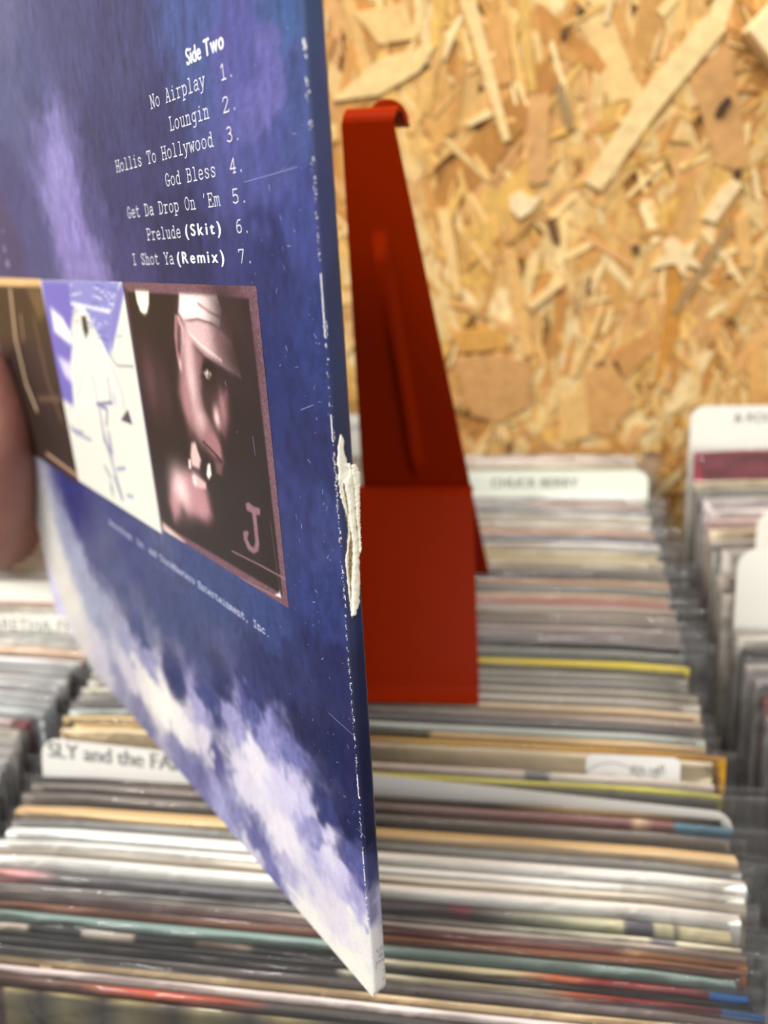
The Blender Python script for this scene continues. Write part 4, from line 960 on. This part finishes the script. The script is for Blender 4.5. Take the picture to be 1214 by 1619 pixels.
# --- lettering ------------------------------------------------------------------
def ell(cx, cy, rx, ry, n=16): return [(cx + rx * math.cos(2 * math.pi * k / n), cy + ry * math.sin(2 * math.pi * k / n)) for k in range(n + 1)]
S_ = lambda s: [[tuple(float(t) for t in p.split(',')) for p in pl.split()] for pl in s.split('|')]
G = {
 'N': S_('1,0 1,10 5,0 5,10|0,0 2.2,0|0,10 1,10|4,10 6,10'), 'o': [ell(3, 3.5, 2.3, 3.5)], 'O': [ell(3, 5, 2.5, 5)],
 'A': S_('.8,0 3,10 5.2,0|1.6,3.6 4.4,3.6|0,0 1.9,0|4.1,0 6,0|2,10 3,10'), 'i': S_('1.4,7 3,7 3,0|1,0 5,0|3,9.2 3,10'),
 'r': S_('.6,7 2,7 2,0|.6,0 3.8,0|2,5 3,6.6 4.2,7 5.4,6.4'), 'p': S_('.2,7 1.4,7 1.4,-3|.2,-3 2.8,-3|1.4,5.4 2.6,7 4,6.8 5.3,5.2 5.3,1.8 4,.2 2.6,0 1.4,1.5'),
 'l': S_('1.4,10 3,10 3,0|1,0 5,0'), 'a': S_('1.1,5.8 2.2,7 3.8,7 4.6,6 4.6,.6 5.7,0|4.6,4 2.2,4 .9,3 .7,1.6 1.5,.2 2.8,0 4.6,1.5'),
 'y': S_('1,7 3,.4|5,7 2.4,-2.4 1.4,-3 .5,-3|.1,7 1.9,7|4.1,7 5.9,7'), 'L': S_('2,10 2,0 5.5,0 5.5,2.4|.7,10 3.3,10|.7,0 2,0'),
 'u': S_('.2,7 1.4,7 1.4,1.2 2.2,0 3.2,0 4.6,1.4|3.6,7 4.6,7 4.6,0 5.8,0'), 'n': S_('.2,7 1.4,7 1.4,0|.2,0 2.6,0|1.4,5.4 2.6,7 3.8,7 4.6,6 4.6,0|3.4,0 5.8,0'),
 'g': S_('4.6,5.4 3.2,7 2,6.8 .9,5 .9,3 2,1.2 3.2,1 4.6,2.4|5.8,7 4.6,7 4.6,-1.6 3.6,-3 1.5,-3'), 'H': S_('1,0 1,10|5,0 5,10|1,5 5,5|0,0 2,0|0,10 2,10|4,0 6,0|4,10 6,10'),
 's': S_('4.9,5.4 4.4,6.6 3,7 1.6,6.6 1.1,5.4 2,4.2 4,3.2 5,1.9 4.4,.5 3,0 1.6,.3 1,1.6'), 'T': S_('3,0 3,10|.5,7.8 .5,10 5.5,10 5.5,7.8|1.7,0 4.3,0'),
 'w': S_('.5,7 1.6,0 3,5.6 4.4,0 5.5,7|-.2,7 1.5,7|4.5,7 6.2,7'), 'd': S_('4.6,5.4 3.2,7 2,6.8 .8,5 .8,2 2,.2 3.2,0 4.6,1.5|3.4,10 4.6,10 4.6,0 5.8,0'),
 'G': S_('5,7.6 4.2,9.5 3,10 1.6,9.2 .7,7 .7,3 1.6,.8 3,0 4.2,.4 5,1.6 5,4.2|3.2,4.2 6,4.2'), 'B': S_('1.2,0 1.2,10|.1,10 3.6,10 4.8,9 4.8,6.4 3.6,5.4 1.2,5.4|3.6,5.4 5.3,4.2 5.3,1.2 4,0 .1,0'),
 'e': S_('.9,3.7 5.1,3.7 4.8,5.6 3.8,7 2.2,7 1,5.4 .8,2 2,.2 3.4,0 5.1,1.1'), 't': S_('2.2,9.6 2.2,1.4 3,.1 4.2,.1 5.3,1|.6,7 4.9,7'), 'D': S_('1.2,0 1.2,10|.1,10 3.4,10 5,8 5.3,5 5,2 3.4,0 .1,0'),
 "'": S_('3.2,10.4 2.7,7.8'), 'E': S_('1.2,0 1.2,10|.1,10 5.2,10 5.2,8|.1,0 5.4,0 5.4,2.2|1.2,5.2 3.6,5.2|3.6,6.3 3.6,4.1'), 'm': S_('0,7 .8,7 .8,0|0,0 1.5,0|.8,5.8 1.8,7 2.6,7 3.1,6 3.1,0|3.1,5.8 4,7 4.8,7 5.3,6 5.3,0 6.1,0'),
 'P': S_('1.2,0 1.2,10|.1,10 3.8,10 5.2,8.8 5.2,6 3.8,4.8 1.2,4.8|.1,0 2.9,0'), 'S': S_('4.9,7.4 4.9,10|4.9,8 4,9.7 2.6,10 1.2,9 1,7.2 2,5.8 4,4.6 5.1,3.2 5,1.2 3.8,.1 2.4,.1 1.2,1.4|1,2.6 1,0'),
 'I': S_('3,0 3,10|1.2,0 4.8,0|1.2,10 4.8,10'), 'h': S_('.2,10 1.4,10 1.4,0|.2,0 2.6,0|1.4,5.4 2.6,7 3.8,7 4.6,6 4.6,0|3.4,0 5.8,0'), 'Y': S_('.8,10 3,4.8 5.2,10|3,4.8 3,0|-.1,10 1.8,10|4.2,10 6.1,10|1.7,0 4.3,0'),
 ',': S_('3.2,1 2.4,-1.8'), '.': S_('2.8,0 3.2,0 3.2,.7 2.8,.7 2.8,0'), 'c': S_('5,5.2 4.4,6.7 3.2,7 1.8,6.4 .9,4.8 .9,2.2 1.9,.4 3.2,0 5.1,1.1'), 'v': S_('.8,7 3,0 5.2,7|0,7 1.7,7|4.3,7 6,7'), 'k': S_('.2,10 1.4,10 1.4,0|.2,0 2.4,0|4.8,7 1.6,3|2.8,4.4 5.4,0|4,7 5.6,7'), 'f': S_('5,9.4 3.8,10 2.6,9 2.6,0|.9,6.8 4.6,6.8|1.1,0 4.4,0'), '-': S_('1,4 5,4'),
 'R': S_('1.2,0 1.2,10|.1,10 3.6,10 5,9 5,6.4 3.6,5.2 1.2,5.2|3.4,5.2 5,0 6,0|.1,0 2.6,0'), 'M': S_('.8,0 .8,10 3,4 5.2,10 5.2,0|0,0 1.8,0|4.2,0 6,0|0,10 .8,10|5.2,10 6,10'),
 '1': S_('1.2,8.2 3,10 3,0|1,0 5,0'), '2': S_('1,7.6 1.4,9.3 3,10 4.6,9.3 5,7.4 4.2,5.4 .9,0 5.2,0 5.2,1.2'), '3': S_('1.2,9 2.6,10 4.2,9.5 4.8,7.8 4.2,6 2.6,5.4 4.4,4.9 5.2,3 4.6,.9 2.8,0 .9,1.1'), '4': S_('4.2,0 4.2,10 .7,3 5.4,3|3,0 5.2,0'),
 '5': S_('4.9,10 1.5,10 1.3,5.4 2.8,6.2 4.4,5.6 5.2,3.6 4.8,1.2 3,0 .9,1'), '6': S_('4.7,9.6 2.8,9.4 1.4,7 .9,3.4 1.7,.7 3.1,0 4.6,.9 5.2,3 4.5,5.2 3,5.8 1.5,4.8 1,3.4'), '7': S_('.9,8.4 .9,10 5.1,10 2.6,0'),
}
def ribbon(V_, F_, pl, w, z):
    P = [np.array(p, float) for p in pl]
    for a, b in zip(P, P[1:]):
        d = b - a; l = np.linalg.norm(d)
        if l < 1e-9: continue
        d /= l; n = np.array([-d[1], d[0]]) * w; a2, b2 = a - d * w * .9, b + d * w * .9; k = len(V_)
        V_.extend([(*(a2 + n), z), (*(b2 + n), z), (*(b2 - n), z), (*(a2 - n), z)]); F_.append((k, k + 1, k + 2, k + 3))
INK = plain('white_print', rgb(226, 228, 240), .45, .3); INK2 = plain('pale_blue_print', rgb(206, 214, 240), .45, .3)
def typed(V_, F_, s, u_left, u_right, v, h, w=.13, z=.10):
    """typewriter line from u_left (larger) to u_right, cap height h, all in mm"""
    adv = (u_left - u_right) / (len(s) - .12); sx = adv / 6.9
    for i, ch in enumerate(s):
        if ch == ' ': continue
        for pl in G[ch]: ribbon(V_, F_, [(u_left - (i * adv + x * sx), v + y * h / 10) for x, y in pl], w, z)
def bold(V_, F_, s, u_left, u_right, v, h, off=.03, z=.10, spread=1.0):
    """condensed bold sans, fitted into the given width letter by letter"""
    n = len(s); parts = []
    tot = 0
    for ch in s:
        if ch == ' ': parts.append((None, None, .3)); tot += .3; continue
        a, f = text_mesh(ch, 1.0, 1.0, 0); w_ = a[:, 0].max() - a[:, 0].min(); parts.append((a, f, w_ + .10 * spread)); tot += w_ + .10 * spread
    k = (u_left - u_right) / (tot - .10 * spread); x = 0; ky = h / .70
    for a, f, w_ in parts:
        if a is not None:
            x0 = a[:, 0].min()
            for q_, (ox, oy) in enumerate(((0, 0), (-off, 0), (off, 0), (0, off * .5), (0, -off * .5))):
                b = len(V_); V_.extend([(u_left - (x + p[0] + ox - x0) * k, v + (p[1] + oy) * ky, z + q_ * .002) for p in a]); F_.extend([[b + i for i in q][::-1] for q in f])
        x += w_
def line_obj(name, build, mat=INK):
    V_, F_ = [], []; build(V_, F_)
    return mesh(name, mm(V_), F_, sleeve, [mat])
U_ = lambda x, y: uv((x, y))[0]
V0 = lambda x, y: uv((x, y))[1]
line_obj('printed_title', lambda v, f: bold(v, f, 'Side Two', U_(296, 101), U_(355, 80), 259.3, 3.4, .035))
ROWS = [('No Airplay', (239, 169), (326, 141), '1.', (350, 131), (367, 124)), ('Loungin', (269, 206), (332, 188), '2.', (353, 180), (373, 176)), ('Hollis To Hollywood', (185, 271), (339, 236), '3.', (359, 227), (378, 226)),
        ('God Bless', (263, 294), (343, 281), '4.', (364, 275), (383, 273)), ("Get Da Drop On 'Em", (203, 345), (349, 326), '5.', (368, 322), (388, 320)), ('Prelude', (234, 379), (287, 372), '6.', (374, 369), (392, 367)), ('I Shot Ya', (211, 418), (276, 416), '7.', (378, 416), (397, 415))]
def tracks(v, f):
    for s, a, b, d, c, e in ROWS:
        vv = (V0(*a) + V0(*c)) / 2
        typed(v, f, s, U_(*a), U_(*b), vv, 3.05); typed(v, f, d, U_(*c), U_(e[0] + 5, e[1]), vv, 3.05)
line_obj('printed_track_list', tracks)
line_obj('printed_note', lambda v, f: (bold(v, f, '(Skit)', U_(295, 376), U_(350, 372), V0(300, 373), 2.9, .03, spread=2.6), bold(v, f, '(Remix)', U_(282, 417), U_(355, 415), V0(300, 416), 3.0, .03, spread=2.6)))
u_e = U_(427, 1004)
vb = V0(402, 990)
def credit(v, f):
    per = (U_(314, 927) - u_e) / 19.0
    typed(v, f, 'Entertainment, Inc.', U_(314, 927), u_e, vb, 2.3, .145)
    typed(v, f, 'Inc. and TrackMasters', U_(314, 927) + per * 22, U_(314, 927) + per, vb, 2.3, .145)
    typed(v, f, 'Recordings,', U_(314, 927) + per * 34, U_(314, 927) + per * 23, vb, 2.3, .145)
line_obj('printed_credit', credit, INK2)
def left_ends(v, f):
    for t, x, y in (('-', 7, 370), ('k', 9, 398), ('ed', 15, 421)): typed(v, f, t, U_(x, y) + 2.1 * len(t), U_(x, y), V0(x, y), 3.0, .16)
line_obj('printed_track_list', left_ends, INK2)
# pen letters on the foot of the spine, read downwards
def spine_pen():
    V_, F_ = [], []
    rot = lambda n, v: (n, v)
    for ch, v0 in (('D', 19.0), ('e', 16.6), ('f', 14.4)):
        for pl in G[ch]:
            P = [(-3.9 + y * .19, v0 - x * .30) for x, y in pl]         # n across the spine, v downwards
            k2 = []
            ribbon(k2, [], P, .09, 0)
            for j in range(0, len(k2), 4):
                b = len(V_); V_.extend([(-.76, q[1], q[0]) for q in k2[j:j + 4]]); F_.append((b, b + 1, b + 2, b + 3))
    for pl in ([(-4.2, 9.5), (-3.7, 9.0)], [(-4.0, 6.2), (-3.4, 5.6), (-3.9, 5.2)], [(-1.6, 14.5), (-1.3, 11.5)]):
        k2 = []; ribbon(k2, [], pl, .09, 0)
        for j in range(0, len(k2), 4):
            b = len(V_); V_.extend([(-.76, q[1], q[0]) for q in k2[j:j + 4]]); F_.append((b, b + 1, b + 2, b + 3))
    mesh('printed_spine_title', mm(V_), F_, sleeve, [GREY_INK])
spine_pen()
# worn white crease, scratches and scuffs
WEAR = plain('bare_paper', rgb(226, 224, 222), .7, .2); SCR = plain('scuff', rgb(150, 156, 196), .6, .2)
def wear():
    V_, F_ = [], []
    r = random.Random(5)
    def run(v0, v1, w, dens=1.0, n0=-.02):
        v = v0
        while v < v1:
            l = r.uniform(.4, 2.2)
            if r.random() < dens:
                k = len(V_); ww = w * r.uniform(.5, 1.2); e = min(v + l, v1); m = (v + e) / 2
                V_.extend([(-.02 - ww, v, -ww * .5), (.02, v, .1), (.03 + ww * .6, m, .1), (.02, e, .1), (-.02 - ww, e, -ww * .5), (-.05 - ww * 1.3, m, -ww * .7)]); F_.append(tuple(range(k, k + 6)))
            v += l * .9
    sv = lambda y, x: uv((x, y))[1]
    def specks(v0, v1, n, w):
        for i in range(n):
            v = r.uniform(v0, v1); l = r.choice((.15, .25, .4, .9)) * r.uniform(.6, 1.4); ww = w * r.uniform(.4, 1.1); o = r.gauss(0, .22)
            k = len(V_); V_.extend([(-.03 + o - ww, v, -.1 - ww * .4), (.0 + o, v + l * .2, .1), (.03 + o + ww * .6, v + l * .6, .1), (.01 + o, v + l, .1), (-.05 + o - ww, v + l * .8, -.1 - ww * .4)]); F_.append(tuple(range(k, k + 5)))
    run(sv(534, 511), sv(478, 507), .34); run(sv(478, 507), sv(432, 504), .2); run(sv(698, 524), sv(655, 521), .36)
    specks(sv(432, 504), sv(250, 497), 34, .05); specks(sv(250, 497), sv(60, 472), 16, .09); specks(sv(82, 473), sv(64, 471), 10, .2); specks(sv(135, 484), sv(120, 482), 8, .2)
    specks(sv(652, 521), sv(536, 511), 12, .08); specks(sv(820, 535), sv(700, 524), 60, .06); specks(sv(960, 545), sv(820, 535), 46, .07); specks(sv(1130, 559), sv(975, 546), 50, .08)
    specks(sv(1260, 568), sv(1130, 559), 40, .07); run(sv(1262, 568), sv(1225, 566), .16, .8); specks(sv(1420, 580), sv(1260, 568), 40, .07); run(sv(1400, 577), sv(1345, 573), .2, .85); specks(2.5, sv(1420, 580), 70, .16)
    mesh('edge_wear', mm(V_), [f[::-1] for f in F_], sleeve, [WEAR])
    V_, F_ = [], []
    for a, b in (((387, 288), (430, 276)), ((430, 276), (470, 264)), ((520, 1127), (560, 1163)), ((566, 1310), (578, 1324)), ((476, 648), (496, 640)), ((400, 690), (404, 720))):
        ribbon(V_, F_, [uv(a), uv(b)], .05, .10)
    for i in range(150):
        u, v = r.uniform(1, 60) ** 1.0 * r.random() + 1, r.uniform(5, 260); a = r.uniform(0, 6.28); l = r.choice((.15, .25, .5, 1.2))
        ribbon(V_, F_, [(u, v), (u + l * math.cos(a), v + l * math.sin(a))], r.uniform(.03, .08), .10)
    mesh('scratches', mm(V_), F_, sleeve, [SCR])
wear()
# torn spine: ragged layers of bare paper standing off the strip
def torn():
    TORN = plain('torn_paper', rgb(230, 226, 208), .85, .1, noise=.1, scale=400, bump=.4); SLIT = plain('slit_shade', rgb(150, 128, 88), .9, .05, noise=.2, scale=300)
    zz = lambda p: (520 + p[0] / 8.99, 620 + p[1] / 8.99)
    z2b = lambda p: (440 + p[0] / 3.68, 560 + p[1] / 3.68)
    r = random.Random(9)
    root_n = []
    def strip(name, left, right, out0, thick, mat, jag=.12, nseg=70, bulge=.0):
        """ribbon on the spine between two outlines given in the photo; stands out0 mm off the strip"""
        Lp = np.array([spine_pt(z2b(p)) for p in left]); Rp = np.array([spine_pt(z2b(p)) for p in right])
        vt = min(Lp[:, 0].max(), Rp[:, 0].max()); vb_ = max(Lp[:, 0].min(), Rp[:, 0].min())
        ts = np.linspace(vt, vb_, nseg); o = np.argsort(Lp[:, 0]); l = np.interp(ts, Lp[o, 0], Lp[o, 1]); o = np.argsort(Rp[:, 0]); rr = np.interp(ts, Rp[o, 0], Rp[o, 1])
        V_, F_ = [], []
        for j, t_ in enumerate(ts):
            a = l[j] + r.gauss(0, jag) ; b = rr[j] + r.gauss(0, jag)
            for k in range(5):
                s = k / 4; h = out0 + bulge * math.sin(math.pi * s) + r.gauss(0, .06)
                V_.append((-.7 - h, t_ + r.gauss(0, .05), a + (b - a) * s))
            for k in range(5):
                s = k / 4; V_.append((-.7 - out0 + thick, t_, a + (b - a) * s))
        for j in range(nseg - 1):
            a, b = j * 10, j * 10 + 10
            for k in range(4): F_.append((a + k, a + k + 1, b + k + 1, b + k)); F_.append((a + 5 + k, b + 5 + k, b + 6 + k, a + 6 + k))
            F_.append((a, b, b + 5, a + 5)); F_.append((a + 4, a + 9, b + 9, b + 4))
        n = (nseg - 1) * 10; F_.append((0, 5, 6, 7, 8, 9, 4, 3, 2, 1)); F_.append((n, n + 1, n + 2, n + 3, n + 4, n + 9, n + 8, n + 7, n + 6, n + 5))
        return mesh(name, mm(V_), F_, sleeve, [mat], smooth=True)
    strip('torn_gap_shade', [(352, 700), (372, 830), (388, 930), (404, 1010), (392, 1200), (406, 1330), (416, 1430)], [(452, 700), (456, 830), (460, 930), (462, 1010), (464, 1200), (464, 1330), (458, 1440)], .05, .1, SLIT)  # tan strip coloured as the shade inside the tear, between the flaps
    strip('torn_flap', [(358, 466), (344, 540), (342, 620), (350, 690), (345, 720), (360, 830), (383, 905), (402, 960), (404, 1060), (388, 1200), (400, 1330), (414, 1450), (424, 1530)],
          [(362, 466), (378, 500), (374, 560), (392, 610), (404, 650), (402, 720), (368, 735), (384, 830), (396, 905), (410, 960), (412, 1060), (402, 1200), (410, 1330), (420, 1450), (428, 1530)], .25, .25, TORN, .09)
    strip('torn_flap', [(402, 630), (400, 700), (376, 735), (392, 830), (402, 905), (412, 1000), (428, 1100), (426, 1220), (420, 1330), (420, 1420), (420, 1520)],
          [(406, 632), (428, 690), (430, 760), (436, 830), (440, 905), (445, 1000), (462, 1100), (464, 1220), (466, 1330), (462, 1440), (440, 1525)], .55, .5, TORN, .10, bulge=.25)
    strip('torn_flap', [(414, 636), (420, 700), (432, 760), (438, 850), (444, 950), (456, 1050), (462, 1150)],
          [(440, 636), (460, 680), (462, 760), (460, 850), (464, 950), (468, 1050), (470, 1150)], .8, .5, TORN, .09, bulge=.15)
torn()

# ------------------------------------------------------------------ the hand
def hand():
    SK = bpy.data.materials.new('skin'); SK.use_nodes = True; nt = SK.node_tree; b = nt.nodes['Principled BSDF']
    n = nt.nodes.new('ShaderNodeTexNoise'); n.inputs['Scale'].default_value = 45; n.inputs['Detail'].default_value = 5
    tc = nt.nodes.new('ShaderNodeTexCoord'); nt.links.new(tc.outputs['Object'], n.inputs['Vector'])
    mx = nt.nodes.new('ShaderNodeMix'); mx.data_type = 'RGBA'; mx.inputs[6].default_value = rgb(120, 74, 66); mx.inputs[7].default_value = rgb(156, 106, 92)
    nt.links.new(n.outputs[0], mx.inputs[0]); nt.links.new(mx.outputs[2], b.inputs['Base Color'])
    b.inputs['Roughness'].default_value = .5; b.inputs['Subsurface Weight'].default_value = .12; b.inputs['Subsurface Radius'].default_value = (.008, .003, .0015); b.inputs['Subsurface Scale'].default_value = .5
    bp = nt.nodes.new('ShaderNodeBump'); bp.inputs['Strength'].default_value = .25; bp.inputs['Distance'].default_value = .001
    w = nt.nodes.new('ShaderNodeTexNoise'); w.inputs['Scale'].default_value = 320; nt.links.new(tc.outputs['Object'], w.inputs['Vector']); nt.links.new(w.outputs[0], bp.inputs['Height']); nt.links.new(bp.outputs[0], b.inputs['Normal'])
    # joints in sleeve millimetres: (u, v, n, radius)
    V_ = [(520, 128, 165, 30), (432, 92, 88, 27), (388, 76, 46, 26)]; E_ = [(0, 1), (1, 2)]
    def chain(start, pts):
        k = start
        for p in pts: V_.append(p); E_.append((k, len(V_) - 1)); k = len(V_) - 1
    V_.append((350, 62, 13, 29)); E_.append((2, 3))
    # four fingers: knuckles beside the far edge, tips folded onto the back of the sleeve
    chain(2, [(364, 128, 24, 17), (347, 169, 4, 12), (334, 176, -13, 10), (309, 177, -16.5, 9), (284, 175, -14.5, 8)])
    chain(2, [(366, 112, 24, 17), (346, 147, 3, 12.5), (332, 151, -15, 10.3), (302, 152, -17.5, 9.3), (274, 150, -15, 8.2)])
    chain(2, [(366, 96, 22, 17), (347, 124, 3, 12.5), (333, 127, -15, 10), (304, 127, -17, 9), (278, 125, -14.5, 8)])
    chain(2, [(366, 80, 20, 17), (349, 100, 3, 12), (335, 103, -13, 9), (312, 103, -15.5, 8), (292, 101, -13.5, 7.2)])
    # thumb laid along the front, its ball pressed on the print
    chain(3, [(323, 82, 16, 21), (300, 106, 15, 18), (287, 131, 13.5, 16.5), (296, 156, 12.5, 15), (309, 176, 11, 12)])
    bm = bmesh.new()
    vs = [bm.verts.new(Vector((u, v, n)) / 1000) for u, v, n, _ in V_]
    for a, c in E_: bm.edges.new((vs[a], vs[c]))
    me = bpy.data.meshes.new('hand'); bm.to_mesh(me); bm.free()
    ob = bpy.data.objects.new('tmp', me); COL.objects.link(ob)
    sk = ob.modifiers.new('s', 'SKIN'); sk.use_smooth_shade = True
    for i, (_, _, _, rad) in enumerate(V_):
        d = me.skin_vertices[0].data[i]; d.radius = (rad / 1000, rad / 1000); d.use_root = (i == 0)
    ob.modifiers.new('b', 'SUBSURF').levels = 2
    rm = ob.modifiers.new('r', 'REMESH'); rm.mode = 'VOXEL'; rm.voxel_size = .0017; rm.use_smooth_shade = True
    sm_ = ob.modifiers.new('m', 'SMOOTH'); sm_.factor = .5; sm_.iterations = 10
    dg = bpy.context.evaluated_depsgraph_get(); res = bpy.data.meshes.new_from_object(ob.evaluated_get(dg)); bpy.data.objects.remove(ob)
    res.name = 'hand'; res.polygons.foreach_set('use_smooth', [True] * len(res.polygons))
    res.materials.clear()
    o = link('hand', res, None, [SK]); o.matrix_world = SLEEVE_M
    tag(o, "person's bare hand gripping the left edge of the blue record sleeve", 'hand')
    # thumb nail
    vs, fs = [], []
    for j in range(7):
        for i in range(7):
            a, c = (i / 6 - .5), (j / 6 - .5); x, y = a * 11, c * 13
            vs.append((302 + x + c * 6, 169 + y, 23.2 - a * a * 9 - c * c * 3 - c * 3))
    fs = [(j * 7 + i, j * 7 + i + 1, j * 7 + i + 8, j * 7 + i + 7) for j in range(6) for i in range(6)]
    nl = mesh('thumb_nail', mm(vs), fs, o, [plain('nail', rgb(176, 124, 110), .35, .4)], smooth=True)
    sd = nl.modifiers.new('t', 'SOLIDIFY'); sd.thickness = .0008
hand()
bpy.context.view_layer.update()
